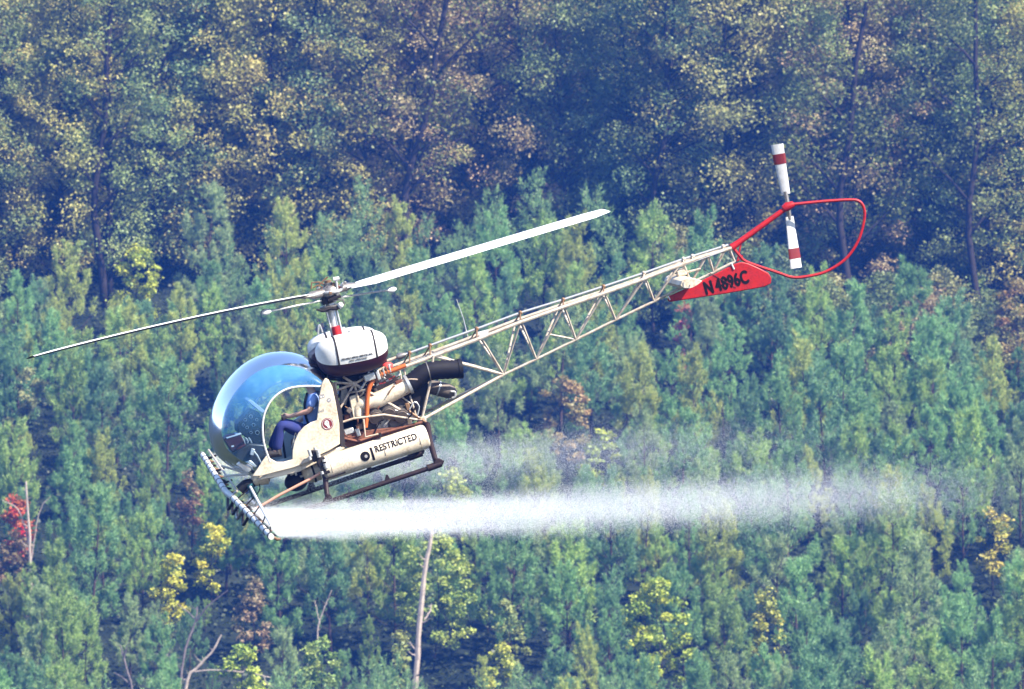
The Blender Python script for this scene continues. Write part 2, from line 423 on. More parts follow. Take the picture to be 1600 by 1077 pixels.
hard = []
for s in range(7):
    H = [21, 24, 19, 23, 22, 18, 25][s]
    cm, wd = broadleaf_meshes(100 + s, H, [4.0, 4.4, 3.5, 4.8, 3.8, 3.2, 4.4][s], [1.2, 2.0, .8, 1.6, 1.4, .6, 2.2][s], [150, 155, 130, 170, 145, 120, 150][s], 130, 0.17, [.20, .26, .17, .24, .2, .15, .26][s], 1.15, .75)
    hard.append((cm, wood_mesh(wd, M['bark']), H))
TINTS = [((0.200, 0.195, 0.060), 'olive green'), ((0.130, 0.165, 0.050), 'mid green'), ((0.240, 0.225, 0.060), 'yellow-green'),
         ((0.215, 0.155, 0.060), 'bronze-tinged'), ((0.095, 0.135, 0.050), 'dark green'), ((0.230, 0.180, 0.080), 'tawny')]
_emax = max(_epv)
def wood_y(px): return .35 * edge_y(px) + .65 * _emax
def where_col(px):
    k = [(-1e9, 'beyond the left border'), (0, 'at the far left'), (180, 'left of the rotor tip'), (400, 'above the forward rotor blade'), (600, 'above the rotor hub'),
         (780, 'above the white rotor blade tip'), (960, 'between the rotor blade tip and the tail'), (1150, 'above and behind the tail rotor'), (1380, 'right of the tail guard'), (1600, 'beyond the right border')]
    return [n for a, n in k if px >= a][-1]
r0 = random.Random(5)
for row in range(4):
    n = [33, 31, 27, 27][row]
    for k in range(n):
        px = -480 + (2560 / (n - 1)) * (k + r0.uniform(-.32, .32) + (0.5 if row % 2 else 0))
        y = wood_y(max(-200, min(1800, px))) + [4.5, 10, 18, 28][row] + r0.uniform(-1.5, 2.0)
        x = pix_x(px, y); s = r0.randrange(7); cm, tm, H = hard[s]
        col, tn = TINTS[r0.choices(range(6), [5, 4, 4, 1.3 if px > 750 else .6, 2.5, 2])[0]]
        sc = r0.uniform(.85, 1.15); v = r0.uniform(1.1, 1.5)
        rowtxt = ['front-row', 'second-row', 'third-row', 'rearmost'][row]
        plant_tree('hardwood_tree', cm, tm, (x, y, ground(x, y) - .1), r0.uniform(0, 6.28), (sc, sc * r0.uniform(.95, 1.12)), [c * v for c in col],
                   f'{rowtxt} {tn} hardwood {where_col(px)}', 'tree', 'hardwoods at the forest edge')
# big dark trunks that stand out in the photograph: (column of base, column at frame top, forking pixel row)
for (pxb, pxt, pyf, rad, lab) in [(160, 163, 40, .26, 'straight dark trunk rising through leaves at the far upper left'),
                                  (638, 700, 70, .30, 'dark forked trunk leaning right above the rotor hub'),
                                  (1028, 1038, 45, .24, 'dark trunk branching near the top edge above the tail boom'),
                                  (1322, 1345, 150, .26, 'dark slender trunk above and right of the tail rotor'),
                                  (1530, 1510, 60, .24, 'tall dark trunk at the upper right')]:
    y = wood_y(pxb) + .9; x = pix_x(pxb, y); g = ground(x, y); zt = pix_z(-60, y) - g; xt = pix_x(pxt, y) - x; zf = pix_z(pyf, y) - g
    rr = random.Random(pxb); mb = MB()
    path = [Vector((xt * t ** 1.6 + .42 * math.sin(6 * t + pxb) + .16 * math.sin(15 * t), .25 * math.sin(4 * t), zt * t)) for t in np.linspace(0, 1, 12)]
    mb.tube(path, [rad * (1 - .55 * t) for t in np.linspace(0, 1, 12)], 8)
    lv = []
    for sgn, f0 in [(-1, zf / zt), (1, zf / zt * .86), (-1, zf / zt * .7), (1, zf / zt * .58), (1, zf / zt * .42), (-1, zf / zt * .5)]:
        i = min(10, int(f0 * 11)); p = path[i]; L = rr.uniform(2.0, 3.6)
        br = [p, p + Vector((sgn * L * .35, rr.uniform(-.4, .4), L * .42)), p + Vector((sgn * L * .8, rr.uniform(-.6, .6), L * .85)), p + Vector((sgn * L, rr.uniform(-.8, .8), L * 1.35))]
        mb.tube(br, [rad * .5, rad * .36, rad * .22, rad * .08], 6); lv += [br[2], br[3]]
        mb.tube([br[1], br[1] + Vector((sgn * L * .5, .2, L * .1)), br[1] + Vector((sgn * L * .8, .3, L * .25))], [rad * .18, rad * .12, .02], 5)
    lv += [path[-1], path[-2], path[6], path[7]]
    r = np.random.default_rng(pxb); pts = np.concatenate([np.array(p) + r.normal(0, 1, (150, 3)) * np.array([.8, .8, .5]) for p in lv])
    v, t = leaf_quads(pts, np.tile([0, 0, 1.0], (len(pts), 1)), .22, r)
    plant_tree('forest_edge_tree', np_mesh('crown', v, t, r.uniform(0, 1, len(v) // 4).repeat(4), M['leaf']), wood_mesh(mb, M['bark']), (x, y, g - .1), 0, (1, 1), (0.12, .14, .035), lab, 'tree', 'trees with visible trunks at forest edge')

# ------------------------------------------------------------------ the young pine plantation
pines = []
for s in range(9):
    H = [6.4, 5.6, 7.0, 6.0, 5.2, 6.8, 6.2, 4.8, 7.4][s]
    me, wd = pine_meshes(s + 1, H, [1.5, 1.35, 1.55, 1.6, 1.3, 1.4, 1.65, 1.3, 1.5][s])
    pines.append((me, wood_mesh(wd, M['pinebark']), H))
PT = [((0.155, 0.280, 0.100), 'blue-green'), ((0.215, 0.315, 0.080), 'bright green'), ((0.115, 0.215, 0.090), 'dark bluish'), ((0.265, 0.310, 0.072), 'yellowish green'), ((0.205, 0.275, 0.112), 'grey-green')]
# where the broadleaf saplings and dead snags stand: (column, row of top, height, kind ...)
SAP = [  # px, py_top, height, crown radius, colour, label, clumps
    (215, 388, 5.6, 1.75, (0.24, 0.27, 0.030), 'lime and yellow broadleaf sapling among pines left of the forward blade', 34),
    (330, 818, 4.6, 0.95, (0.30, 0.30, 0.030), 'golden yellow sapling just below and left of the spray boom', 16),
    (268, 868, 4.2, 1.00, (0.29, 0.29, 0.030), 'lower golden yellow sapling beside the dead branches', 16),
    (30, 775, 4.6, .8, (0.28, 0.060, 0.012), 'scarlet autumn sapling at the left border', 16),
    (22, 830, 4.0, 1.0, (0.15, 0.105, 0.050), 'russet shrub below the scarlet sapling at left border', 14),
    (1060, 472, 5.0, 0.5, (0.34, 0.12, 0.08), 'small coral red sapling top just under the red fin', 5),
    (885, 590, 6.0, 1.6, (0.21, 0.160, 0.060), 'tan and bronze broadleaf tree below the lattice tail boom', 30),
    (940, 668, 4.4, 1.15, (0.21, 0.25, 0.035), 'lime sapling showing through the faint upper spray', 15),
    (680, 838, 7.0, 2.55, (0.19, 0.23, 0.045), 'large glossy broadleaf tree around the leaning bare snag', 66),
    (1035, 905, 6.6, 1.75, (0.21, 0.25, 0.030), 'lime and yellow broadleaf tree at the bottom right of centre', 44),
    (1195, 922, 5.6, .85, (0.22, 0.22, 0.035), 'slim yellow-topped sapling right of the lime tree', 17),
    (500, 1000, 4.6, 1.15, (0.16, 0.215, 0.050), 'pale green large-leaved sapling at bottom edge left of snag', 20),
    (375, 1010, 4.4, 1.35, (0.20, 0.25, 0.032), 'bright lime sapling behind the forked dead branches', 22),
    (300, 735, 5.2, .75, (0.17, 0.115, 0.055), 'rusty brown sapling left of the spray boom top', 11),
    (1590, 440, 6.4, 1.6, (0.19, 0.135, 0.040), 'tawny broadleaf tree at the right border', 28),
    (1550, 792, 4.8, .9, (0.24, 0.22, 0.035), 'amber sapling near right border below the spray end', 12),
    (805, 935, 5.0, .9, (0.14, 0.165, 0.045), 'thin olive sapling right of the large glossy tree', 14),
    (625, 985, 4.6, .9, (0.16, 0.18, 0.050), 'small pale sapling in front of the leaning snag', 12),
    (395, 905, 4.6, .95, (0.16, 0.125, 0.060), 'brownish sapling below the near boom end', 13),
    (700, 735, 5.0, 1.4, (0.185, 0.225, 0.045), 'pale lime sapling behind spray under the skids', 22),
    (40, 575, 5.8, 1.1, (0.16, 0.165, 0.060), 'pale olive sapling at left border below blade tip', 18),
    (780, 1005, 4.4, .6, (0.26, 0.27, 0.04), 'short yellow-green sapling at bottom edge right of snag', 9),
]
sap_xy = []; sap_view = []
for k, (px, py, h, cr, col, lab, ncl) in enumerate(SAP):
    x, y, g = stand(px, py, h); sap_xy.append((x, y, cr)); sap_view.append((x, y, cr, py, h))
    cm, wd = broadleaf_meshes(300 + k, h, cr, h * .2, int(ncl * 1.25), 70, .185, .05, .42, .7, .7)
    plant_tree('broadleaf_sapling', cm, wood_mesh(wd, M['bark']), (x, y, g - .05), 0, (1, 1), [min(.5, c_ * 1.3) for c_ in col], lab, 'tree', 'broadleaf saplings among the pines')

for px, py, h, cr in ((675, 822, 8.5, .2), (40, 752, 7.5, .1), (310, 925, 6.0, 1.0), (346, 992, 5.0, 1.3), (200, 1005, 5.0, .3), (510, 922, 5.4, .1)):   # the dead snags set up below
    x, y, g = stand(px, py, h); sap_view.append((x, y, cr, py, h)); sap_xy.append((x, y, .4))
rp = random.Random(21)
GAPS = [(385, 850, 55, 70), (285, 590, 50, 55), (790, 585, 95, 42), (925, 615, 60, 30)]   # clearings between the rows
cand = []
yy = 263.0 * KB; j = 0
while yy < 362 * KB:
    wmax = .0714 * yy + 16; x = -wmax + (j % 2) * 1.5
    while x < wmax:
        px_ = x + rp.uniform(-1.0, 1.0); py_ = yy + rp.uniform(-1.1, 1.1)
        col_px = CX + px_ / py_ * FPX
        tpx_ = CY - (ground(px_, py_) + 5.5) / py_ * FPX
        if any(((col_px - a) / c) ** 2 + ((tpx_ - b) / d) ** 2 < 1 for a, b, c, d in GAPS): x += 3.25; continue
        if py_ < edge_y(max(-200, min(1800, col_px))) and all((px_ - a) ** 2 + (py_ - b) ** 2 > (c * .55 + .45) ** 2 for a, b, c in sap_xy):
            cand.append((px_, py_, col_px))
        x += 3.25
    yy += 4.5; j += 1
ROWS = [(470, 'along the plantation top edge'), (620, 'high on the slope'), (760, 'midway up the slope'), (900, 'just below spray level'), (2000, 'near the bottom edge')]
COLS = [(260, 'at the far left'), (520, 'left of the cabin'), (800, 'under the rotor hub column'), (1050, 'right of the engine'), (1320, 'under the tail'), (9999, 'at the far right')]
ind, margin = [], []
for (x, y, cpx) in cand:
    s = rp.randrange(9); H = pines[s][2]; edge = edge_y(max(-200, min(1800, cpx))) - y
    sc = rp.uniform(.72, 1.28) * (1.08 if edge < 4 else 1); tint = rp.choices(range(5), [5, 4, 4, 2, 3])[0]
    for (a, b, c, tpx, h_) in sap_view:        # pines standing in front of a sapling stay below its crown
        if y < b + .5 and abs(x / y - a / b) * b < c + .9:
            lim = (CY - (tpx + h_ * .62 * FPX / b)) / FPX * y - ground(x, y)
            sc = min(sc, max(.25, lim / H))
    top = CY - (ground(x, y) + H * sc) / y * FPX
    rec = (x, y, s, sc, rp.uniform(0, 6.28), tint, cpx, top)
    (ind if (-45 < cpx < 1645 and top < 1070) else margin).append(rec)
ind.sort(key=lambda q: q[1]); extra = ind[300:] ; margin += extra; ind = ind[:300]
for (x, y, s, sc, rz, tint, cpx, top) in ind:
    col, tn = PT[tint]; v = rp.uniform(.85, 1.2)
    size = 'tall' if pines[s][2] * sc > 6.6 else ('short' if pines[s][2] * sc < 5.2 else 'middling')
    rt = [t for a, t in ROWS if top < a][0]; ct = [t for a, t in COLS if cpx < a][0]
    plant_tree('pine_tree', pines[s][0], pines[s][1], (x, y, ground(x, y) - .05), rz, (sc * rp.uniform(.92, 1.1), sc), [c * v for c in col],
               f'{size} {tn} young pine {rt}, {ct}', 'pine tree', 'young pines of the plantation', tilt=(rp.uniform(-.03, .03), rp.uniform(-.03, .03)))
# pines beyond the borders of the picture, one mass
mv, mt, mc, off = [], [], [], 0
base_arr = []
for s in (1, 4, 7):
    me = pines[s][0]; a = np.empty(len(me.vertices) * 3, np.float32); me.vertices.foreach_get('co', a)
    tt = np.empty(len(me.vertices), np.float32); me.attributes['tint'].data.foreach_get('value', tt); base_arr.append((a.reshape(-1, 3), tt))
for (x, y, s, sc, rz, tint, cpx, top) in margin:
    a, tt = base_arr[s % 3]; keep = np.repeat(rng.uniform(0, 1, len(a) // 3) < .28, 3)
    c, sn = math.cos(rz), math.sin(rz); a = a[keep] * np.array([1, 1, 1.0]) * sc * 1.1
    mv.append(np.stack([a[:, 0] * c - a[:, 1] * sn + x, a[:, 0] * sn + a[:, 1] * c + y, a[:, 2] + ground(x, y)], 1)); mc.append(tt[keep])
mv = np.concatenate(mv)
o = link(bpy.data.objects.new('pine_thicket', np_mesh('pine_thicket', mv, np.arange(len(mv)).reshape(-1, 3), np.concatenate(mc), M['needle'])))
o.color = (.15, .25, .09, 1); o['kind'] = 'stuff'; o['label'] = 'dense young pines continuing past the borders and foot of the slope'; o['category'] = 'pines'
# low growth between the rows
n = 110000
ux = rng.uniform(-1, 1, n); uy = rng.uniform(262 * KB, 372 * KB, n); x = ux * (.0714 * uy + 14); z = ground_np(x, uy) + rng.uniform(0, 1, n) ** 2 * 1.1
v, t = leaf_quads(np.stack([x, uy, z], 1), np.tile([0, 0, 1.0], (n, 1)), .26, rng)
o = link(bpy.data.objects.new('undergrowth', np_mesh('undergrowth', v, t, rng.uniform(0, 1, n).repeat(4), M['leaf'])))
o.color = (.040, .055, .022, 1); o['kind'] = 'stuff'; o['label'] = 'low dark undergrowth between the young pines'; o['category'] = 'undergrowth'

# understory bushes where the plantation stops short of the hardwoods
rb = random.Random(9); bush = []
for s in range(4):
    cm, wd = broadleaf_meshes(500 + s, 4.2, 1.9, .3, 42, 80, .17, .06, .7, .7, .8); bush.append((cm, wood_mesh(wd, M['bark'])))
for k in range(24):
    px = 1010 + 27 * k + rb.uniform(-9, 9); e0, e1 = edge_y(min(px, 1800)), wood_y(min(px, 1800)); y = e0 + (e1 - e0) * (.25 + .5 * (k % 3) / 2); x = pix_x(px, y)
    col, tn = TINTS[rb.choice([0, 1, 1, 4, 4, 5])]
    plant_tree('understory_bush', *bush[k % 4], (x, y, ground(x, y) - .05), rb.uniform(0, 6.28), (rb.uniform(.9, 1.3), rb.uniform(.8, 1.25)), col,
               f'{["first", "second", "third", "fourth", "fifth", "sixth", "seventh", "eighth", "ninth", "tenth", "eleventh", "twelfth", "thirteenth", "fourteenth", "fifteenth", "sixteenth", "seventeenth", "eighteenth", "nineteenth", "twentieth", "twenty-first", "twenty-second", "twenty-third", "last"][k]} {tn} bush from the left below the hardwoods behind the tail', 'bush', 'understory bushes at the forest foot')

# ------------------------------------------------------------------ dead snags and bare branches
def dead(name, px, py_top, h, paths, mat, label):
    x, y, g = stand(px, py_top, h); S = y / FPX; mb = MB()
    for pts, r_ in paths:
        q = smooth_curve([Vector((pix_x(a, y) - x, d, pix_z(b, y) - g)) for a, b, d in pts], max(6, len(pts) * 4))
        n_ = len(q); q = [p + Vector((random.gauss(0, .012), random.gauss(0, .012), 0)) for p in q]
        mb.tube(q, [r_ * (1 - .55 * i / (n_ - 1)) * random.uniform(.88, 1.1) for i in range(n_)], 7)
        for i in range(2, n_ - 1):
            if random.random() < .55:
                d_ = Vector((random.choice((-1, 1)) * random.uniform(.5, 1), random.uniform(-.6, .6), random.uniform(.1, .9))).normalized(); L_ = random.uniform(1.2, 6) * r_
                mb.tube([q[i], q[i] + d_ * L_ * .6, q[i] + d_ * L_ + Vector((0, 0, .2 * L_))], [r_ * .28, r_ * .16, r_ * .05], 5)
    root = bpy.data.objects.new(name, None); COL.objects.link(root); root.location = (x, y, g)
    mb.build('trunk', mat, root, fix=False)
    tagged(root, label, 'dead tree', 'dead snags among the pines')
def snag_base(px, py_top, h):
    x, y, g = stand(px, py_top, h); return CY - (g / y) * FPX + 8
b = snag_base(675, 822, 8.5)
dead('dead_snag', 675, 822, 8.5, [([(634, b, 0), (648, 1077, 0), (656, 970, 0), (664, 890, 0), (672, 850, 0), (675, 822, 0)], .19), ([(664, 968, 0), (672, 955, .1), (674, 944, .2)], .05), ([(652, 1020, 0), (640, 1003, -.1)], .05)], M['deadwood'], 'pale leaning bare snag below the spray')
b = snag_base(40, 752, 7.5)
dead('dead_snag', 40, 752, 7.5, [([(48, b, 0), (46, 1010, 0), (48, 900, 0), (45, 820, 0), (40, 752, 0)], .12), ([(47, 860, 0), (30, 800, .2), (2, 782, .4)], .045), ([(48, 880, 0), (62, 800, -.2), (80, 775, -.3)], .035)], M['deadwood'], 'tall thin pale dead trunk at the left border')
b = snag_base(352, 925, 6.0)
dead('dead_snag', 352, 925, 6.0, [([(276, b, 0), (280, 1077, 0), (288, 1020, 0), (300, 985, 0), (306, 970, 0), (308, 948, 0)], .085), ([(306, 972, 0), (322, 950, -.2), (340, 935, -.3), (357, 922, -.4)], .05), ([(305, 968, 0), (292, 956, .2), (275, 943, .3)], .04), ([(287, 1030, 0), (262, 1026, .2), (235, 1030, .4)], .03)], M['greywood'], 'dark forked dead branch at the lower left')
b = snag_base(346, 992, 5.0)
dead('dead_snag', 346, 992, 5.0, [([(284, b, 0), (292, 1066, 0), (308, 1043, 0), (330, 1020, 0), (346, 992, 0)], .10), ([(304, 1050, 0), (330, 1047, -.2), (370, 1049, -.4), (400, 1053, -.5), (424, 1058, -.6)], .05), ([(412, 1056, -.55), (418, 1068, -.55), (434, 1076, -.6)], .03)], M['deadwood'], 'bleached forked branch with long side limb at bottom left')
b = snag_base(200, 1005, 5.0)
dead('dead_snag', 200, 1005, 5.0, [([(212, b, 0), (206, 1077, 0), (198, 1045, 0), (192, 1022, 0), (188, 1008, 0)], .07), ([(194, 1028, 0), (198, 1012, -.1), (201, 1004, -.2)], .035), ([(203, 1070, 0), (190, 1058, .1), (178, 1052, .2)], .045)], M['greywood'], 'small grey forked dead branch at bottom left')
b = snag_base(518, 922, 5.4)
dead('dead_snag', 518, 922, 5.4, [([(498, b, 0), (496, 990, 0), (503, 960, 0), (512, 938, 0), (518, 922, 0)], .045), ([(500, 975, 0), (494, 950, .1), (492, 938, .2)], .025)], M['deadwood'], 'thin pale dead twig among pines below the spray')

# ------------------------------------------------------------------ the helicopter: pose and pixel-to-airframe mapping
# airframe axes: x towards the tail, y towards starboard (away from the camera), z up
PITCH, YAW, ROLL = R(18.5), R(6.5), R(5.3)
ROT = Matrix.Rotation(-PITCH, 3, 'Y') @ Matrix.Rotation(YAW, 3, 'Z') @ Matrix.Rotation(ROLL, 3, 'X')
DIST = 100.0
ORG = Vector((pix_x(575, DIST), DIST, pix_z(765, DIST)))
MW = Matrix.Translation(ORG) @ ROT.to_4x4()
RI = ROT.transposed(); OL = RI @ (-ORG)
def ray(px, py): return (RI @ Vector(((px - CX) / FPX, 1, (CY - py) / FPX)))
def P(px, py, y=0.0):
    d = ray(px, py); t = (y - OL.y) / d.y; return OL + d * t
def PL(pts, y=0.0): return [P(a, b, y) for a, b in pts]
def mir(p): return Vector((p[0], -p[1], p[2]))
def on_sphere(px, py, c, rad, near):
    d = ray(px, py).normalized(); oc = OL - c; b_ = oc.dot(d); q = b_ * b_ - (oc.length_squared - rad * rad)
    t = -b_ + (-1 if near else 1) * math.sqrt(max(q, 0)); return OL + d * t

heli = empty('helicopter', MW)
tagged(heli, 'small white and red bubble-cockpit crop-spraying helicopter flying left with its nose down', 'helicopter')
def part(name, mb, mat, parent=None, **k): return mb.build(name, mat, parent or heli, **k)
def rod(name, a, b, r, mat, parent=None, n=8): return part(name, MB().tube([a, b], r, n), mat, parent)

W = 0.72                                   # half width of the cabin
# --- bubble canopy
outer = smooth_curve(PL([(509, 583), (492, 566), (468, 554), (440, 549.5), (408, 555), (376, 573), (349, 603), (332, 637), (326, 672), (334, 704), (352, 724), (376, 737), (399, 745)], 0), 40)
arch = smooth_curve(PL([(500, 604), (486, 603.5), (470, 604), (452, 607), (437, 614), (424, 626), (415, 642), (411, 658), (410.5, 674), (412, 690), (416, 705), (419, 715), (404, 741)], -W), 40)
rows = []
for k in range(33):
    s = -1 + 2 * k / 32; a = math.asin(max(-1, min(1, s))) if abs(s) < 1 else s * math.pi / 2
    a = s * math.pi / 2; c = math.cos(a) ** 0.9 if abs(s) < 1 else 0; y = W * math.sin(a)
    rows.append([Vector((A.x + (O.x - A.x) * c, y, A.z + (O.z - A.z) * c)) for A, O in zip(arch, outer)])
bub = part('canopy_bubble', MB().grid(rows), M['bubble'], fix=False)
zlo, zhi = min(p.z for p in outer), max(p.z for p in outer)
for nd in M['bubble'].node_tree.nodes:
    if nd.type == 'MAP_RANGE': nd.inputs[1].default_value = zlo + .40 * (zhi - zlo); nd.inputs[2].default_value = zhi
arch_n = smooth_curve(PL([(500, 604), (486, 603.5), (470, 604), (452, 607), (437, 614), (424, 626), (415, 642), (411, 658), (410.5, 674), (412, 690), (416, 705), (422, 722)], -W - .004), 40)
part('door_arch', MB().tube(arch_n, .014, 8), M['white'])
part('door_arch', MB().tube([mir(p) for p in arch_n], .018, 8), M['white'])
part('canopy_rim', MB().tube([Vector((p.x, p.y, p.z)) for p in [r_[0] for r_ in rows][::1]] if False else [r_[-1] for r_ in rows], .012, 6), M['cream'])
part('canopy_rim', MB().tube([r_[0] for r_ in rows], .008, 6), M['cream'])

# --- cabin sides
side = PL([(394, 744), (402, 733), (411, 719), (417, 711), (423, 717), (432, 722), (443, 722), (457, 718), (457, 704), (460, 690), (466, 677), (475, 667), (486, 660), (495, 657),
           (497, 640), (500, 612), (503, 599), (508, 591), (513, 593), (519, 604), (525, 632), (530, 662), (531, 694), (516, 703), (500, 711), (482, 722), (458, 731), (430, 738), (408, 744)], -W)
for sg in (1, -1):
    part('cabin_side', MB().prism(side, sg * -(W + .012), sg * -(W - .03)), M['cream'] if sg == 1 else M['white'], bevel=.008, angle=25)
floor = PL([(396, 745), (430, 739), (460, 732), (500, 712), (530, 696), (530, 690), (498, 704), (457, 719), (430, 726), (404, 739)], 0)
part('cabin_floor', MB().prism(floor, -W + .035, W - .035), M['cream'], bevel=.01)
fw = PL([(508, 594), (514, 594), (526, 640), (531, 694), (524, 694), (519, 640)], 0)
part('firewall', MB().prism(fw, -W + .035, W - .035), M['bay'])
seatp = PL([(462, 690), (500, 683), (505, 694), (500, 704), (466, 712), (462, 704)], 0)
seat = part('bench_seat', MB().prism(seatp, -W + .06, W - .06), M['seat'], bevel=.03)
part('backrest', MB().prism(PL([(496, 618), (506, 613), (512, 650), (512, 688), (492, 690), (490, 672)], 0), -W + .06, W - .06), M['seat'], bevel=.03)
part('seat_rail', MB().tube(PL([(456, 700), (462, 674), (466, 700), (458, 694)], -.55), .012, 6), M['alu'])
# decals on the near side
def disc(c, r_, y, n=28):
    return MB().prism([Vector((c.x + r_ * math.cos(2 * math.pi * k / n), 0, c.z + r_ * math.sin(2 * math.pi * k / n))) for k in range(n)], y, y + .002)
YS = -W - .012
em = P(511.5, 662.5, YS); emb = part('round_emblem', disc(em, .083, YS - .004), M['redprint'])
part('emblem_ring', MB().tube([Vector((em.x + .070 * math.cos(a), YS - .0045, em.z + .070 * math.sin(a))) for a in np.linspace(0, 6.283, 28)], .0028, 5), M['white'], emb)
hd = [(-.020, .048), (.010, .052), (.028, .034), (.026, .004), (.020, -.024), (.024, -.052), (.004, -.060), (-.012, -.050), (-.018, -.024), (-.034, -.010), (-.044, .010), (-.034, .022), (-.030, .038)]
ca, sa = math.cos(PITCH), math.sin(PITCH)
part('bird_head_mark', MB().prism([Vector((em.x + a * ca - 0 * b, 0, em.z + b - a * sa * .2)) for a, b in hd], YS - .0075, YS - .0050), M['white'], emb)
part('bird_eye_mark', disc(Vector((em.x + .004, 0, em.z + .026)), .008, YS - .010, 12), M['print'], emb)
e2 = P(514, 625.3, YS); q = part('round_badge', disc(e2, .031, YS - .003), M['greyprint'])
part('badge_centre', MB().box((e2.x, YS - .004, e2.z), (.034, .003, .010)), M['white'], q)
def rect(pts, y): return MB().prism(PL(pts, y), y, y + .002)
q = part('placard', rect([(498, 617.5), (506.5, 615.5), (507.5, 621), (499.5, 623.5)], YS - .003), M['greyprint'])
part('placard_window', rect([(500, 619.8), (503.2, 619), (503.8, 621.2), (500.8, 622)], YS - .006), M['white'], q)
part('placard_window', rect([(504, 619), (506, 618.4), (506.4, 620.2), (504.6, 620.8)], YS - .006), M['white'], q)

# --- lettering
def lettering(name, text, size, mat, place, parent, bold=0.0, spacing=1.0):
    cu = bpy.data.curves.new(name, 'FONT'); cu.body = text; cu.size = size; cu.space_character = spacing; cu.fill_mode = 'BOTH'; cu.extrude = .001
    ob = bpy.data.objects.new(name, cu); COL.objects.link(ob)
    me = bpy.data.meshes.new_from_object(ob.evaluated_get(bpy.context.evaluated_depsgraph_get()))
    bpy.data.objects.remove(ob); me.materials.clear(); me.materials.append(mat)
    if bold:                                   # heavy strokes: the glyph struck three times a little apart
        bm = bmesh.new()
        for dx, dy, dz in ((-bold, 0, 0), (bold, 0, .0006), (0, bold * .7, .0012), (0, -bold * .7, .0018)):
            k0 = len(bm.verts); bm.from_mesh(me); bm.verts.ensure_lookup_table()
            for v in bm.verts[k0:]: v.co.x += dx; v.co.y += dy; v.co.z += dz
        bm.to_mesh(me); bm.free()
    for v in me.vertices: v.co = place(v.co.x, v.co.y, v.co.z)
    return link(bpy.data.objects.new(name, me), parent), me
def flat_place(p0, p1, y):
    """text plane on the near side running from p0 to p1"""
    ex = (p1 - p0).normalized(); ez = Vector((-ex.z, 0, ex.x))
    return lambda a, b, c: Vector((p0.x, y - c, p0.z)) + ex * a + ez * b
def width_of(text, spacing=1.0):
    cu = bpy.data.curves.new('w', 'FONT'); cu.body = text; cu.size = 1; cu.space_character = spacing; ob = bpy.data.objects.new('w', cu); COL.objects.link(ob)
    bpy.context.view_layer.update(); w = ob.dimensions.x; h = ob.dimensions.y; bpy.data.objects.remove(ob); return w, h
a, b = P(498, 645.6, YS), P(507, 642.5, YS); w, _ = width_of('EXIT'); lettering('lettering', 'EXIT', (b - a).length / w, M['greyprint'], flat_place(a, b, YS - .003), heli)

# --- side spray hopper (a long cylinder on each side)
YH = -.80
h0, h1 = P(503, 734, YH), P(668, 681, YH); hax = (h1 - h0).normalized(); hr = .172
def hopper(sg):
    mb = MB(); L = (h1 - h0).length
    prof = [(0, .02), (.0, .11), (.012, .15), (.04, hr), (L - .05, hr), (L - .015, .155), (L, .12), (L, .02)]
    up = Vector((-hax.z, 0, hax.x)); rws = []
    for d, r_ in prof:
        rws.append([h0 + hax * d + (up * math.cos(t) + Vector((0, -1, 0)) * math.sin(t)) * r_ for t in [2 * math.pi * k / 28 for k in range(28)]])
    mb.grid(rws, closed=True)
    if sg < 0: mb.v = [(x, -y, z) for x, y, z in mb.v]
    return part('chemical_tank', mb, M['cream'] if sg > 0 else M['white'], angle=30)
hop = hopper(1); hop2 = hopper(-1)
up_h = Vector((-hax.z, 0, hax.x))
def hop_place(d0, ang0, lift=.003):
    return lambda a, b, c: h0 + hax * (d0 + a) + (up_h * math.sin(ang0 + b / hr) + Vector((0, -1, 0)) * math.cos(ang0 + b / hr)) * (hr + lift + c)
def along(px, py): return (P(px, py, YH - hr) - h0).dot(hax)
d0, d1 = along(586, 705), along(650, 682); w, _ = width_of('RESTRICTED', 1.04)
sz = (d1 - d0) / w
lettering('lettering', 'RESTRICTED', sz, M['print'], (lambda g_: lambda a_, b_, c_: g_(a_, b_ * 1.18, c_))(hop_place(d0, .10)), hop, bold=sz * .035, spacing=1.04)
mb = MB(); f = hop_place(along(578.5, 704), 0)
mb.grid([[f(x, z, 0) for z in np.linspace(-.085, .105, 9)] for x in (0, .032)])
part('black_bar', mb, M['print'], hop)
dc = along(569, 708); f = hop_place(dc, .06)
mb = MB(); rg = [[f(r_ * math.cos(t), r_ * math.sin(t), 0) for t in np.linspace(0, 2 * math.pi, 29)] for r_ in (.001, .045, .068)]; mb.grid(rg)
q = part('round_badge', mb, M['print'], hop)
f = hop_place(dc, .06, .006); mb = MB(); mb.grid([[f(.012 + r_ * math.cos(t), -.004 + r_ * math.sin(t), 0) for t in np.linspace(0, 2 * math.pi, 19)] for r_ in (.001, .022)])
part('badge_centre', mb, M['greyprint'], q)
def ring_round(d, r_, t, name, mat, parent):
    part(name, MB().tube([h0 + hax * d + (up_h * math.cos(a) + Vector((0, -1, 0)) * math.sin(a)) * r_ for a in np.linspace(0, 6.283, 30)], t, 6), mat, parent)
for px, py in ((517, 727), (600, 700), (655, 683)): ring_round(along(px, py), hr + .001, .005, 'tank_band', M['tube2'], hop)
part('drip_bracket', MB().box(P(600, 698, YH - hr * .2) + Vector((0, 0, .17)), (.03, .10, .06)), M['dark'], hop)

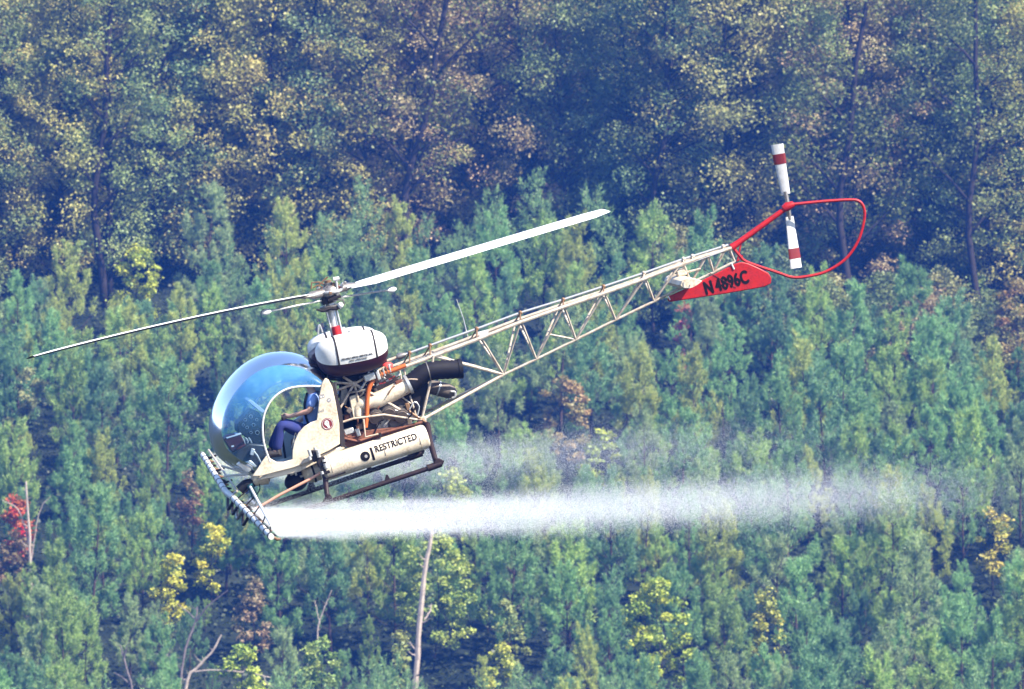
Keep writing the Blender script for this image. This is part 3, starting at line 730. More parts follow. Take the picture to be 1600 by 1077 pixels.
# --- saddle fuel tanks above the engine
YT = -.50; TA, TB = .505, .235                  # half length, half height
tc = P(549, 546, YT); tang = R(-7.5); HWT = .27
def tank_pt(x, z, off=0.0):
    """point on the near skin of the port tank; x, z in tank axes"""
    ex = min(1, abs(x) / TA) ** 3.2; sc_ = max(1e-4, (1 - ex)) ** (1 / 2.4)
    zz = min(1, abs(z) / (TB * (0.55 + .45 * sc_))) ** 2.5
    yy_ = HWT * sc_ * max(0, 1 - zz) ** (1 / 2.5)
    return Vector((x, -(yy_ + off), z))
def tank_world(p, sg=1):
    c_, s_ = math.cos(tang), math.sin(tang)
    q_ = Vector((p.x * c_ - p.z * s_ * -1, p.y, -p.x * s_ * -1 + p.z * c_)); q_ = Vector((p.x * c_ - p.z * s_, p.y, p.x * s_ + p.z * c_)) + tc
    return q_ if sg > 0 else mir(q_)
def zdep(cz): return abs(cz) ** .8 if cz > 0 else -1.5 * abs(cz) ** .85
def tank_shell(lo, hi, mat, name, sg, parent=None, off=0.0):
    rws = []
    for i in range(29):
        u = -1 + 2 * i / 28; x = TA * math.sin(u * math.pi / 2); ex = (abs(x) / TA) ** 3.2; sc_ = max(0.0, 1 - ex) ** (1 / 2.4)
        ring = []
        for k in range(25):
            a_ = lo + (hi - lo) * k / 24
            cy, cz = math.cos(a_), math.sin(a_)
            y_ = -(HWT * sc_ + off) * math.copysign(abs(cy) ** .8, cy); z_ = (TB * (.55 + .45 * sc_) * (1 if sc_ > 0 else .4) * (sc_ ** .5 if sc_ < 1 else 1) + off) * zdep(cz)
            ring.append(tank_world(Vector((x, y_, z_)), sg))
        rws.append(ring)
    return part(name, MB().grid(rws), mat, parent, angle=60)
for sg in (1, -1):
    tk = tank_shell(R(-25), R(205), M['white'], 'fuel_tank', sg)
    tank_shell(R(205), R(335), M['maroon'], 'lower_shell', sg, tk)
    for xs in (-.23, .31):
        ring = []
        ex = (abs(xs) / TA) ** 3.2; sc_ = (1 - ex) ** (1 / 2.4)
        for k in range(41):
            a_ = R(-30) + R(240) * k / 40; cy, cz = math.cos(a_), math.sin(a_)
            y_ = -(HWT * sc_ + .003) * math.copysign(abs(cy) ** .8, cy); z_ = (TB * (.55 + .45 * sc_) * sc_ ** .5 + .003) * zdep(cz)
            ring.append((y_, z_))
        rws = [[tank_world(Vector((xs + dx, y_, z_)), sg) for y_, z_ in ring] for dx in (-.013, .013)]
        part('strap', MB().grid(rws), M['dark'], tk)
    part('filler_cap', MB().tube([tank_world(Vector((.03, .02, TB - .01)), sg), tank_world(Vector((.03, .02, TB + .02)), sg)], .04, 12), M['alu'], tk)
def tank_place(x0, z0):
    def f(a_, b_, c_):
        x, z = x0 + a_, z0 + b_; ex = (abs(x) / TA) ** 3.2; sc_ = (1 - ex) ** (1 / 2.4); hz = TB * (.55 + .45 * sc_) * sc_ ** .5 * (1 if z > 0 else 1.5)
        cz = math.copysign(min(1, abs(z) / hz) ** 1.25, z); cy = math.sqrt(max(0, 1 - cz * cz))
        return tank_world(Vector((x, -(HWT * sc_ * cy ** .8 + .003 + c_), z)))
    return f
NEAR_TANK = [o for o in heli.children if o.name.startswith('fuel_tank')][0]
w, _ = width_of('RELIABLE AERIAL SERVICE, INC.'); lettering('lettering', 'RELIABLE AERIAL SERVICE, INC.', .445 / w, M['print'], tank_place(-.185, -.105), NEAR_TANK, bold=.0006)
w, _ = width_of('SPRAY OPERATIONS'); lettering('lettering', 'SPRAY OPERATIONS', .25 / w, M['print'], tank_place(-.08, -.142), NEAR_TANK, bold=.0003)
part('fairing', MB().prism(PL([(482, 556), (500, 540), (560, 530), (598, 545), (602, 566), (580, 578), (540, 588), (505, 592), (492, 574)], 0), -.30, .30), M['maroon'], bevel=.04)
part('grab_loop', MB().tube(smooth_curve(PL([(497, 524), (498, 510), (500, 509), (504, 520)], -.1), 12), .012, 6), M['alu'])

# --- mast, swashplate, rotor head
m0, m1 = P(530, 560, 0), P(513.5, 464, 0)
part('mast', MB().tube([m0, m0.lerp(m1, .55), m1], [.075, .06, .055], 14), M['alu'])
part('mast_boot', MB().tube([P(530, 536, -.05), P(523.5, 510, -.05)], [.075, .06], 12), M['red'])
for dx, yy_ in ((-9, -.06), (8, -.06), (3, .12)):
    rod('push_rod', P(532 + dx * .9, 540, yy_), P(516 + dx, 476, yy_), .014, M['alu'])
sw = P(516, 481, 0); mdir = (m1 - m0).normalized()
part('swashplate', MB().tube([sw - mdir * .045, sw - mdir * .04, sw + mdir * .03, sw + mdir * .04], [.10, .15, .15, .09], 18), M['steel'])
part('swashplate_horn', MB().tube(PL([(494, 484), (505, 486), (516, 482), (526, 482), (532, 478)], -.14), [.012, .022, .03, .03, .03], 8), M['dark'])
part('trunnion', MB().ball(P(532, 477, -.16), .042, 10, 8), M['white'])
hub = P(515, 456, 0)
part('hub', MB().ball(hub, (.15, .15, .11), 16, 10).tube([hub - mdir * .16, hub + mdir * .13], .07, 12), M['steel'])
part('mast_nut', MB().tube([hub + mdir * .11, hub + mdir * .16, hub + mdir * .165], [.05, .05, .03], 10), M['brass'])
part('hub_ring', MB().tube([hub + Vector((.17 * math.cos(a), .17 * math.sin(a) , .02 * math.sin(2 * a))) for a in np.linspace(0, 6.283, 22)], .022, 8), M['alu'])
for pts, rr_ in (([(486, 452), (487, 442), (498, 441), (506, 444)], .011), ([(489, 450), (496, 446), (504, 449), (500, 456)], .012), ([(497, 447), (507, 437), (512, 433)], .012), ([(500, 452), (492, 456), (484, 458)], .016)):
    part('hub_linkage', MB().tube(PL(pts, -.1), rr_, 6), M['brass'])
part('damper_post', MB().tube(PL([(527, 456), (526, 445), (525, 437)], -.10), .018, 8), M['alu'])
part('damper_cap', MB().tube(PL([(520.5, 436.8), (530, 435.5)], -.10), .03, 8), M['white'])
part('lower_yoke', MB().box(P(514, 468, 0), (.22, .22, .09)).box(P(522, 466, -.12), (.20, .05, .05)), M['dark'], bevel=.01)
part('scissor_link', MB().tube(PL([(520, 470), (536, 468), (538, 476), (528, 478)], -.12), .013, 6), M['steel'])
hr_ = random.Random(4)
for k in range(12):
    c_ = P(497 + 4.2 * k * .9, 447 + hr_.uniform(0, 16) - k * .5, hr_.uniform(-.16, .05))
    part('hub_fitting', MB().box(c_, (hr_.uniform(.03, .09), hr_.uniform(.04, .08), hr_.uniform(.025, .07)), Matrix.Rotation(hr_.uniform(-1, 1), 3, 'Y')), M[hr_.choice(['dark', 'brass', 'steel', 'alu', 'dark', 'rust'])], bevel=.006)
RB = 5.62
tipL = on_sphere(50, 558, hub, RB, True); tipR = on_sphere(942, 328.5, hub, RB, False)
rot_n = ((tipL - hub).normalized().cross((tipR - hub).normalized()))
rn = mdir
def airfoil(ch, th, n=9):
    up_, lo_ = [], []
    for k in range(n):
        t = .5 - .5 * math.cos(math.pi * k / (n - 1)); yt = th * 5 * (.2969 * math.sqrt(t) - .126 * t - .3516 * t * t + .2843 * t ** 3 - .1015 * t ** 4)
        up_.append((ch * (.25 - t), yt * ch * 1.1)); lo_.append((ch * (.25 - t), -yt * ch * .9))
    return up_, lo_
def blade(name, root, tip, lead, pitch, r0_, ch, th, droop=0.0):
    s = (tip - root).normalized(); L = (tip - root).length
    c = (lead - s * lead.dot(s)).normalized(); n = s.cross(c)
    if n.dot(rn) < 0: n = -n
    c2 = c * math.cos(pitch) + n * math.sin(pitch); n2 = n * math.cos(pitch) - c * math.sin(pitch)
    up_, lo_ = airfoil(ch, th); mu, ml = MB(), MB(); ru, rl = [], []
    for k in range(15):
        d = r0_ + (L - r0_) * k / 14; f = [.55, 1, 1][k] if k < 3 else 1
        if k == 14: f = .7
        o_ = root + s * d + n * (-droop * 4 * (d / L) * (1 - d / L))
        ru.append([o_ + c2 * (a_ * f) + n2 * (b_ * f) for a_, b_ in up_]); rl.append([o_ + c2 * (a_ * f) + n2 * (b_ * f) for a_, b_ in lo_])
    mu.grid(ru); ml.grid(rl)
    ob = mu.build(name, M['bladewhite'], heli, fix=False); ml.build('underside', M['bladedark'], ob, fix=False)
    cap = MB().add([ru[0][i] for i in range(9)] + [rl[0][i] for i in range(8, -1, -1)], [tuple(range(18))]); cap.build('root_rib', M['alu'], ob, fix=False)
    part('grip', MB().tube([root + s * .12, root + s * .32, root + s * .55, root + s * (r0_ + .18)], [.055, .06, .05, .03], 12), M['steel'])
    part('drag_brace', MB().tube([root + s * .2 - c * .14, root + s * (r0_ + .2) - c * .07], .014, 6), M['alu'])
    return ob, s
lead_l = rn.cross((tipL - hub).normalized())     # counter-clockwise seen from above
lead_r = rn.cross((tipR - hub).normalized())
# pick the sense that turns the forward blade's nose towards the camera
if lead_l.y > 0: lead_l, lead_r = -lead_l, -lead_r
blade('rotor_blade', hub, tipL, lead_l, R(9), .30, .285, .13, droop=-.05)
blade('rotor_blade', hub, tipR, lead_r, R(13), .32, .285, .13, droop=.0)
# stabiliser bar with weights
b0 = P(516, 467, 0)
for px, py, near in ((616, 452, False), (411, 488.5, True)):
    e = on_sphere(px, py, b0, 1.22, near)
    sb = rod('stabiliser_bar', b0, e, .014, M['alu'])
    d = (e - b0).normalized()
    part('bar_weight', MB().tube([e - d * .14, e - d * .10, e - d * .03, e + d * .03], [.016, .04, .048, .02], 10), M['white'], sb)

# --- engine bay truss
def mtube(name, pts, r_, mat, yy_, both=True):
    p = PL(pts, -yy_) if not isinstance(pts[0], Vector) else pts
    part(name, MB().tube(p, r_, 8), mat)
    if both: part(name, MB().tube([mir(q_) for q_ in p], r_, 8), mat)
A = (553.5, 600); B = (659, 656)
for e in ((523, 652), (567.5, 655), (523, 611), (524, 598), (536, 589), (601, 574)): mtube('truss_tube', [A, e], .017, M['tube2'], .40)
mtube('truss_tube', [A, (600, 626), (650, 655), B], .020, M['tube2'], .40)
mtube('truss_tube', [B, (672, 600), (677, 556)], .018, M['tube'], .36)
mtube('truss_tube', [(650, 650), (637, 607), (631, 575)], .015, M['tube'], .30)
mtube('truss_tube', [(642, 631), (622, 616)], .012, M['tube'], .30)
mtube('truss_tube', [(636, 616), (620, 618)], .012, M['tube'], .30)
mtube('truss_tube', [(524, 597), (527, 650), (531, 690)], .016, M['tube2'], .45)
mtube('truss_tube', [(528, 662), (553, 654), (600, 648), (652, 656)], .015, M['tube2'], .46)
mtube('truss_tube', [(568, 655), (571, 683), (593, 678)], .014, M['tube2'], .50)
mtube('truss_tube', [(531, 684), (560, 690), (600, 676), (660, 660)], .022, M['rust'], .42)
part('junction_plate', MB().box(P(*A, -.40), (.07, .05, .07)), M['tube2'], bevel=.015)
part('junction_plate', MB().box(P(*B, -.36), (.12, .06, .08)), M['tube2'], bevel=.015)
for z0, z1 in (((559, 655), (559, 684)),): rod('truss_tube', P(*z0, -.4), P(*z1, -.4), .012, M['rust'])
# engine
eng = part('engine_block', MB().prism(PL([(560, 628), (584, 615), (612, 612), (642, 632), (646, 655), (628, 668), (590, 678), (562, 672)], 0), -.24, .24), M['engine'], bevel=.03)
for k, (px, py) in enumerate(((586, 642), (606, 636), (626, 640))):
    c0, c1 = P(px, py, -.22), P(px + 2, py + 12, -.43)
    cyl = part('cylinder', MB().tube([c0, c1], [.085, .085], 14), M['engine'], eng)
    mb = MB()
    for i in range(5):
        t = .25 + .15 * i; p_ = c0.lerp(c1, t); d_ = (c1 - c0).normalized(); mb.tube([p_ - d_ * .006, p_ + d_ * .006], .105, 16)
    part('cooling_fins', mb, M['steel'], cyl)
part('oil_sump', MB().prism(PL([(590, 655), (640, 645), (640, 672), (612, 690), (588, 684)], 0), -.30, .30), M['engine'], eng, bevel=.02)
part('sump_panel', MB().prism(PL([(588, 645), (598, 640), (608, 672), (600, 682), (588, 668)], -.31), -.325, -.305), M['steel'], eng, bevel=.005)
part('sump_panel', MB().prism(PL([(600, 640), (624, 634), (632, 660), (612, 672)], -.31), -.325, -.305), M['engine'], eng, bevel=.005)
part('bay_shade_panel', MB().prism(PL([(530, 592), (600, 578), (640, 600), (656, 654), (600, 676), (532, 692)], .1), .06, .12), M['bay'], bevel=.02)  # dark panel added to stand in for shade behind the engine
part('bay_shroud', MB().prism(PL([(532, 612), (548, 604), (556, 630), (556, 652), (536, 656)], .05), -.05, .30), M['black'], bevel=.02)
part('fan_shroud', MB().prism(PL([(530, 590), (580, 578), (596, 586), (590, 612), (560, 620), (534, 612)], .1), -.10, .40), M['bay'], bevel=.02)
part('baffle', MB().prism(PL([(532, 604), (540, 604), (545, 618), (540, 634), (530, 630)], -.2), -.26, -.20), M['steel'], bevel=.01)
part('tool_tray', MB().prism(PL([(532, 676), (566, 670), (600, 666), (640, 662), (650, 668), (600, 684), (540, 696), (532, 694)], .0), -.40, .40), M['rust'], bevel=.01)
part('drive_pulley', MB().tube([P(552, 680, -.30), P(552, 680, -.36)], .075, 16), M['brass'])
part('magneto', MB().box(P(545, 674, -.36), (.14, .10, .08)).box(P(559, 676, -.40), (.06, .08, .11)), M['alu'], bevel=.012)
er = random.Random(3)
for k in range(26):
    a_ = P(er.uniform(535, 650), er.uniform(588, 668), -er.uniform(.18, .44)); ang = er.uniform(0, 6.28); L_ = er.uniform(.10, .30)
    b_ = a_ + Vector((math.cos(ang) * L_, er.uniform(-.1, .12), math.sin(ang) * L_)); m_ = a_.lerp(b_, .5) + Vector((er.uniform(-.06, .06), -.03, er.uniform(-.06, .06)))
    part('engine_pipe', MB().tube(smooth_curve([a_, m_, b_], 7), er.uniform(.008, .02), 6), M[er.choice(['rust', 'brass', 'steel', 'alu', 'dark', 'tube2', 'black', 'rust'])])
for k in range(14):
    c_ = P(er.uniform(540, 640), er.uniform(590, 672), -er.uniform(.22, .40))
    part('engine_accessory', MB().box(c_, (er.uniform(.05, .13), er.uniform(.05, .10), er.uniform(.04, .11)), Matrix.Rotation(er.uniform(-.6, .3), 3, 'Y')), M[er.choice(['rust', 'engine', 'dark', 'steel', 'brass', 'engine'])], bevel=.01)
for y_ in (-.15, .15): mtube('truss_tube', [(540, 592), (600, 640), (655, 655)], .014, M['tube2'], abs(y_), both=False)
# intake and exhaust
pipe = smooth_curve(PL([(560, 650), (560, 636), (570, 630), (588, 626), (610, 616), (640, 600)], -.34), 18)
part('exhaust_pipe', MB().tube(pipe, [.085] * 5 + [.10] * 5 + [.115] * 8, 18), M['cream'])
part('pipe_flange', MB().tube([P(636, 602, -.34), P(640, 600, -.34)], .143, 18), M['alu'])
part('pipe_bracket', MB().prism(PL([(545, 620), (556, 616), (566, 654), (552, 656)], -.36), -.40, -.30), M['cream'], bevel=.01)
duct = smooth_curve(PL([(640, 600), (650, 593), (660, 585), (672, 580), (690, 578), (706, 577.5), (721, 576)], -.34), 26)
part('rubber_duct', MB().tube(duct, [(.136 if i % 2 else .126) for i in range(26)], 18, cap=True), M['black'], angle=80)
part('duct_clamp', MB().tube(PL([(668, 581), (669.5, 580.6)], -.34), .141, 18), M['steel'])
part('duct_mouth', MB().tube(PL([(716, 576.6), (722, 575.9)], -.34), .142, 18), M['black'])
part('carburettor', MB().prism(PL([(642, 600), (664, 592), (668, 612), (658, 646), (644, 650), (636, 626)], 0), -.30, .16), M['black'], bevel=.03)
can = [P(660, 603, .1), P(674, 605, .1), P(700, 611, .1), P(708, 613.5, .1), P(713, 615, .1)]
part('muffler', MB().tube(can, [.075, .10, .105, .085, .04], 16), M['engine'])
part('muffler_band', MB().tube([P(684, 607, .1), P(686, 607.6, .1)], .11, 16), M['alu'])
part('tail_pipe_hook', MB().tube(smooth_curve(PL([(704, 612), (711, 613), (711, 620), (706, 622)], .0), 10), .015, 6), M['alu'])
hose = smooth_curve(PL([(571, 668), (573, 650), (574, 626), (577, 606), (586, 592), (600, 583), (616, 578), (634, 571)], -.44), 30)
part('orange_hose', MB().tube(hose, .032, 10), M['orange'])
part('red_reservoir', MB().ball(P(605, 573, -.30), (.085, .085, .06), 14, 8), M['redplastic'])
part('hydraulic_unit', MB().box(P(577, 589, -.44), (.16, .12, .10)).box(P(590, 586, -.44), (.05, .14, .14)), M['alu'], bevel=.012)
for k in range(6):
    p_ = P(586 + 4.5 * k, 590 - 3.0 * k, -.46); rod('coolant_fitting', p_ + Vector((0, 0, .05)), p_ - Vector((0, 0, .06)), .014, M['alu'] if k % 2 else M['brass'], n=6)
for k in range(7):
    a_ = P(588 + k * 5, 602 - k * 2.2, -.36); rod('pipe_run', a_, a_ + Vector((.09, .04, .01 * (-1) ** k)), .012, (M['alu'], M['redplastic'], M['brass'])[k % 3], n=6)
for k, pts in enumerate(([(580, 690), (592, 662), (600, 656)], [(604, 612), (596, 628), (590, 640)], [(615, 640), (640, 648), (655, 652)], [(560, 612), (575, 604), (590, 604)], [(534, 676), (548, 684), (566, 676)], [(640, 640), (648, 628), (655, 636), (652, 650)])):
    part('wiring', MB().tube(smooth_curve(PL(pts, -.42), 10), .009, 5), (M['black'], M['rust'], M['alu'])[k % 3])
for k in range(9):
    c_ = P(600 + 6 * k, 652 - 1.2 * k + 4 * math.sin(k * 2.1), -.38); part('control_bracket', MB().box(c_, (.06, .04, .025), Matrix.Rotation(.7 * k, 3, 'Y')), (M['alu'], M['brass'], M['dark'])[k % 3], bevel=.004)

# --- lattice tail boom: two upper longerons, one lower, W-braces in pairs
def yb(px): return np.interp(px, [610, 680, 900, 1140], [.34, .31, .19, .06])
topn = [(612, 581), (678, 556.5), (750, 529), (815, 503), (881, 480), (943, 459), (1007, 436), (1068, 412), (1106, 399), (1143, 388)]
def tp(px, sg=1):
    py = float(np.interp(px, [q_[0] for q_ in topn], [q_[1] for q_ in topn])); v = P(px, py, -yb(px)); return v if sg > 0 else mir(v)
def bt(px, py): return P(px, py, 0)
for sg in (1, -1):
    part('upper_longeron', MB().tube([tp(q_[0], sg) for q_ in topn], [.027] * 6 + [.024] * 4, 8), M['tube'])
low = [(787, 585.5), (838, 561.5), (900, 531), (962, 500), (1022, 471), (1070, 447), (1115, 425.5), (1148, 409)]
part('lower_longeron', MB().tube([bt(*q_) for q_ in low], .019, 8), M['tube'])
for sg in (1, -1):
    pB = P(661, 655, -.34); pB = pB if sg > 0 else mir(pB)
    part('lower_longeron', MB().tube([pB, bt(787, 585.5)], .022, 8), M['tube'])
braces = [(678, (787, 585.5)), (752, (787, 585.5)), (813, (787, 585.5)), (815, (838, 561.5)), (880, (838, 561.5)), (882, (900, 531)), (943, (900, 531)), (945, (962, 500)),
          (1007, (962, 500)), (1009, (1022, 471)), (1062, (1022, 471)), (1068, (1080, 442)), (1105, (1080, 442)), (1107, (1115, 425.5)), (1133, (1115, 425.5)), (1140, (1148, 409))]
for k, (px, bpt) in enumerate(braces):
    for sg in (1, -1):
        rod('brace', tp(px, sg), bt(*bpt), .024 if k == 0 else .0155, M['tube'])
for sg in (1, -1):
    mid = tp(880, sg).lerp(bt(838, 561.5), .52); rod('brace', mid, bt(900, 531), .013, M['tube'])
for px in (678, 752, 815, 881, 943, 1007, 1068, 1106): rod('cross_tube', tp(px, 1), tp(px, -1), .013, M['tube'])
dsh = [(628, 556), (690, 533.5), (745, 514), (813, 489), (880, 468.5), (943, 448), (1006, 427), (1068, 405), (1138, 383)]
ds = part('drive_shaft', MB().tube([P(a_, b_, 0) for a_, b_ in dsh], .018, 8), M['alu'])
part('shaft_coupling', MB().tube(PL([(621, 558.5), (626, 556.5), (634, 554)], 0), [.04, .05, .028], 10), M['steel'], ds)
part('shaft_extension', MB().tube(PL([(600, 566), (622, 558)], 0), .022, 8), M['tube2'], ds)
for px in (640, 672, 745, 813, 880, 943, 1006, 1068, 1082, 1130):
    py = float(np.interp(px, [q_[0] for q_ in dsh], [q_[1] for q_ in dsh])); c_ = P(px, py, 0)
    cl = part('bearing_hanger', MB().ball(c_, (.032, .04, .034), 10, 6), M['brass'] if px < 1000 else M['tube'])
    for sg in (1, -1): rod('hanger_leg', c_, tp(px, sg), .011, M['brass'] if px < 1000 else M['tube'], cl, 6)
part('gusset_plate', MB().prism(PL([(746, 519), (762, 515), (764, 523), (752, 529)], -.05), -.06, -.05), M['white'])
part('control_cable', MB().tube(PL([(640, 566), (760, 523), (900, 474), (1130, 393)], -.10), .006, 5), M['alu'])
part('whip_antenna', MB().tube(PL([(731, 527), (724, 498), (713.5, 468)], 0), [.008, .006, .004], 5), M['alu'])
# fin below the boom end
fin_p = [(1043, 468), (1044, 463), (1062, 455.5), (1113, 430), (1148, 412.5), (1158, 409.5), (1168, 411), (1184, 418), (1200, 426.5), (1205, 434), (1204.5, 443), (1194, 448.5), (1137, 458.5), (1050, 471.5), (1045, 471.5)]
fin = part('tail_fin', MB().prism(PL(fin_p, 0), -.022, .022), M['red'], bevel=.012, angle=25)
ft = flat_place(P(1106, 459.5, 0), P(1172, 440.5, 0), -.0245)
tall = lambda a_, b_, c_: ft(a_, b_ * 1.5, c_)
w, _ = width_of('4896C', 1.08); lw = (P(1170, 441, 0) - P(1120, 455.5, 0)).length; x4 = (P(1120, 455.5, 0) - P(1106, 459.5, 0)).length
lettering('lettering', 'N', lw / w, M['print'], lambda a_, b_, c_: tall(a_ - .035, b_, c_), fin, bold=.011)
lettering('lettering', '4896C', lw / w, M['print'], lambda a_, b_, c_: tall(a_ + x4, b_, c_), fin, bold=.010, spacing=1.08)
part('fin_rib', MB().tube(PL([(1098, 420), (1113, 429), (1150, 450)], -.026), .004, 5), M['maroon'], fin)
part('fin_clip', MB().tube(PL([(1143, 412), (1147, 421)], -.03), .011, 6), M['white'], fin)
part('fin_clip', MB().tube(PL([(1044, 463), (1047, 469)], -.028), .010, 6), M['white'], fin)
# tailplane across the boom
def tailplane():
    ca_, cb_ = P(1061, 446, -.72), P(1099, 439.5, -.72); ch = (cb_ - ca_).length; ex = (cb_ - ca_).normalized(); ez = Vector((-ex.z, 0, ex.x)); rws = []
    for k in range(13):
        y_ = -.72 + 1.44 * k / 12; f = 1 if 0 < k < 12 else .86; ring = []
        for t in np.linspace(0, 1, 12): ring.append((t, 1))
        for t in np.linspace(1, 0, 12)[1:-1]: ring.append((t, -1))
        rws.append([Vector((ca_.x, y_, ca_.z)) + ex * (ch * (.5 + (t - .5) * f)) + ez * (sg * ch * f * .42 * (math.sqrt(max(t, 0)) * 1.45 - .7 * t - .75 * t * t)) for t, sg in ring])
    mb = MB().grid(rws, closed=True)
    n_ = len(rws[0]); o_ = 12 * n_
    mb.f.append(tuple(range(n_))); mb.f.append(tuple(range(o_, o_ + n_)))
    return part('tailplane', mb, M['cream'], angle=30)
tpn = tailplane()
part('tip_mark', MB().tube(PL([(1068, 441), (1068.5, 449.5), (1077, 450.5), (1078, 445)], -.725), .007, 5), M['greyprint'], tpn)
part('tailplane_mount', MB().tube(PL([(1045, 434), (1060, 428), (1075, 425), (1095, 420)], -.05), .016, 6), M['tube'])
part('tailplane_mount', MB().box(P(1064, 426, 0), (.14, .16, .10)), M['cream'], bevel=.02)
# tail rotor pylon, guard and tail rotor
g0, g1 = P(1143, 387, 0), P(1233, 322, 0)
pyl = part('tail_pylon', MB().tube([g0, g0.lerp(g1, .12), g1], [.055, .042, .036], 12), M['red'])
part('tail_gearbox', MB().tube(PL([(1224, 327), (1230, 323), (1240, 319)], 0), [.05, .065, .045], 12).tube([P(1232, 322, -.04), P(1232, 322, .16)], .045, 10), M['red'], pyl)
guard = smooth_curve(PL([(1238, 319.5), (1285, 315), (1325, 312.5), (1342, 314.5), (1350, 326), (1350, 345), (1341, 376), (1322, 404), (1292, 424), (1262, 432), (1238, 433.5), (1215, 426), (1168, 410), (1156, 400), (1146, 388)], 0), 60)
part('tail_guard', MB().tube(guard, .021, 8), M['red'])
for pts in ([(1158, 379), (1152, 408)], [(1151, 408), (1158, 405), (1160, 399)]): part('guard_strut', MB().tube(PL(pts, 0), .012, 6), M['red'])
th_ = P(1231, 321, .17)
trr = part('tail_rotor_hub', MB().ball(th_, (.06, .04, .06), 12, 8).tube([th_ - Vector((0, .12, 0)), th_ + Vector((0, .08, 0))], .022, 8), M['maroon'])
for px, py in ((1214, 226), (1244, 419)):
    e = P(px, py, .17); s_ = (e - th_).normalized(); L = (e - th_).length; c_ = s_.cross(Vector((0, 1, 0))).normalized(); ny = Vector((0, 1, 0))
    def seg(d0_, d1_, w0, w1, t_):
        rws = []
        for d_, w_ in ((d0_, w0), (d1_, w1)):
            rws.append([th_ + s_ * d_ + c_ * (w_ * math.cos(a_)) + ny * (t_ * math.sin(a_) + .25 * w_ * math.cos(a_)) for a_ in [2 * math.pi * k / 14 for k in range(14)]])
        mb = MB().grid(rws, closed=True); mb.f += [tuple(range(14)), tuple(range(14, 28))]; return mb
    rws = []
    bl = part('tail_rotor_blade', seg(.16, L, .060, .086, .016), M['white'])
    part('red_band', seg(L - .28, L - .135, .083, .089, .0185), M['redprint'], bl)
    part('blade_root', MB().tube([th_, th_ + s_ * .20], [.035, .03], 8), M['steel'], bl)

# --- landing skids
for sg in (1, -1):
    def S(px, py, y=-1.08): v = P(px, py, y); return v if sg > 0 else mir(v)
    sk = part('skid_tube', MB().tube(smooth_curve([S(689, 725.5), (S(600, 755)), S(500, 789), S(440, 808), S(412, 812), S(396, 806)], 26), .034, 10), M['skid'])
    part('skid_shoe', MB().tube([S(690, 724.5), S(668, 732)], [.045, .05], 10), M['skid'], sk)
    part('tow_lug', MB().prism([S(601, 752), S(603, 742), S(606, 742), S(610, 750)], sg * -1.10, sg * -1.06), M['skid'], sk)
    lg = part('rear_strut', MB().tube([S(668, 664, -.40), S(672, 690, -.75), S(682, 724, -1.07)], [.045, .042, .038], 10), M['skid'])
    part('strut_foot', MB().prism([S(676, 728), S(680, 716), S(686, 716), S(694, 720), S(692, 726)], sg * -1.115, sg * -1.045), M['skid'], lg, bevel=.008)
    lg = part('front_strut', MB().tube([S(503, 718, -.55), S(508, 745, -.85), S(512, 783, -1.07)], [.042, .040, .034], 10), M['skid'])
    part('strut_foot', MB().prism([S(503, 789), S(509, 772), S(516, 772), S(522, 783)], sg * -1.115, sg * -1.045), M['skid'], lg, bevel=.008)
part('cross_tube', MB().tube([P(668, 664, -.42), Vector((P(668, 664, -.42).x, .42, P(668, 664, -.42).z))], .042, 10), M['skid'])
part('cross_tube', MB().tube([P(503, 718, -.56), Vector((P(503, 718, -.56).x, .56, P(503, 718, -.56).z))], .040, 10), M['skid'])

# --- belly gear: valve, pump, pipes
part('pump', MB().ball(P(463, 752, -.25), (.17, .16, .14), 14, 10), M['dark'])
part('pump_flange', MB().tube(PL([(449, 738), (478, 735)], -.25), .09, 14), M['dark'])
part('pump_fitting', MB().box(P(455, 738, -.40), (.05, .05, .08)).box(P(462, 740, -.41), (.03, .05, .06)).box(P(472, 744, -.40), (.06, .05, .03)), M['alu'], bevel=.006)
part('sump_cylinder', MB().tube(PL([(394, 750), (398, 749), (417, 746), (420, 745)], -.30), [.08, .10, .10, .06], 14), M['cream'])
part('feed_pipe', MB().tube(PL([(418, 745), (446, 736), (480, 728)], -.30), .04, 10), M['tube2'])
part('valve_body', MB().tube(smooth_curve(PL([(374, 766), (384, 757), (392, 756), (396, 752)], -.30), 10), .07, 12), M['dark'])
part('valve_pipe', MB().tube(PL([(390, 757), (396, 770), (401, 784)], -.35), .045, 12), M['teal'])
part('valve_clamp', MB().tube(PL([(389, 781), (397, 788)], -.40), .05, 10), M['alu'])
part('brake_line', MB().tube(smooth_curve(PL([(404, 752), (406, 764), (400, 775)], -.36), 10), .008, 5), M['dark'])
part('transfer_pipe', MB().tube(PL([(397, 797), (440, 772), (486, 748), (507, 736)], -.85), .020, 8), M['pink'])
blk = part('valve_block', MB().box(P(492, 712, -.86), (.10, .14, .16)).box(P(502, 722, -.90), (.12, .12, .13)).box(P(508, 735, -.92), (.12, .10, .10)), M['dark'], bevel=.012)
for px, py, sx, sz in ((484, 708, .05, .10), (484, 716, .05, .05), (497, 706, .06, .06), (498, 712, .05, .05), (492, 701, .04, .04), (506, 720, .05, .03), (509, 728, .06, .07), (503, 739, .05, .04)):
    part('valve_fitting', MB().tube([P(px, py, -.97) - Vector((0, 0, sz / 2)), P(px, py, -.97) + Vector((0, 0, sz / 2))], sx / 2, 10), M['alu'], blk)
bel = part('belly_tank', MB().tube(PL([(473, 741), (478, 739), (497, 733), (502, 731)], -.45), [.10, .15, .16, .10], 18), M['cream'])
part('belly_band', MB().tube(PL([(486.5, 736.5), (489.5, 735.5)], -.45), .166, 18), M['dark'], bel)
part('foot_peg_rail', MB().tube(PL([(510, 748), (540, 738)], -.95), .014, 6), M['dark'])

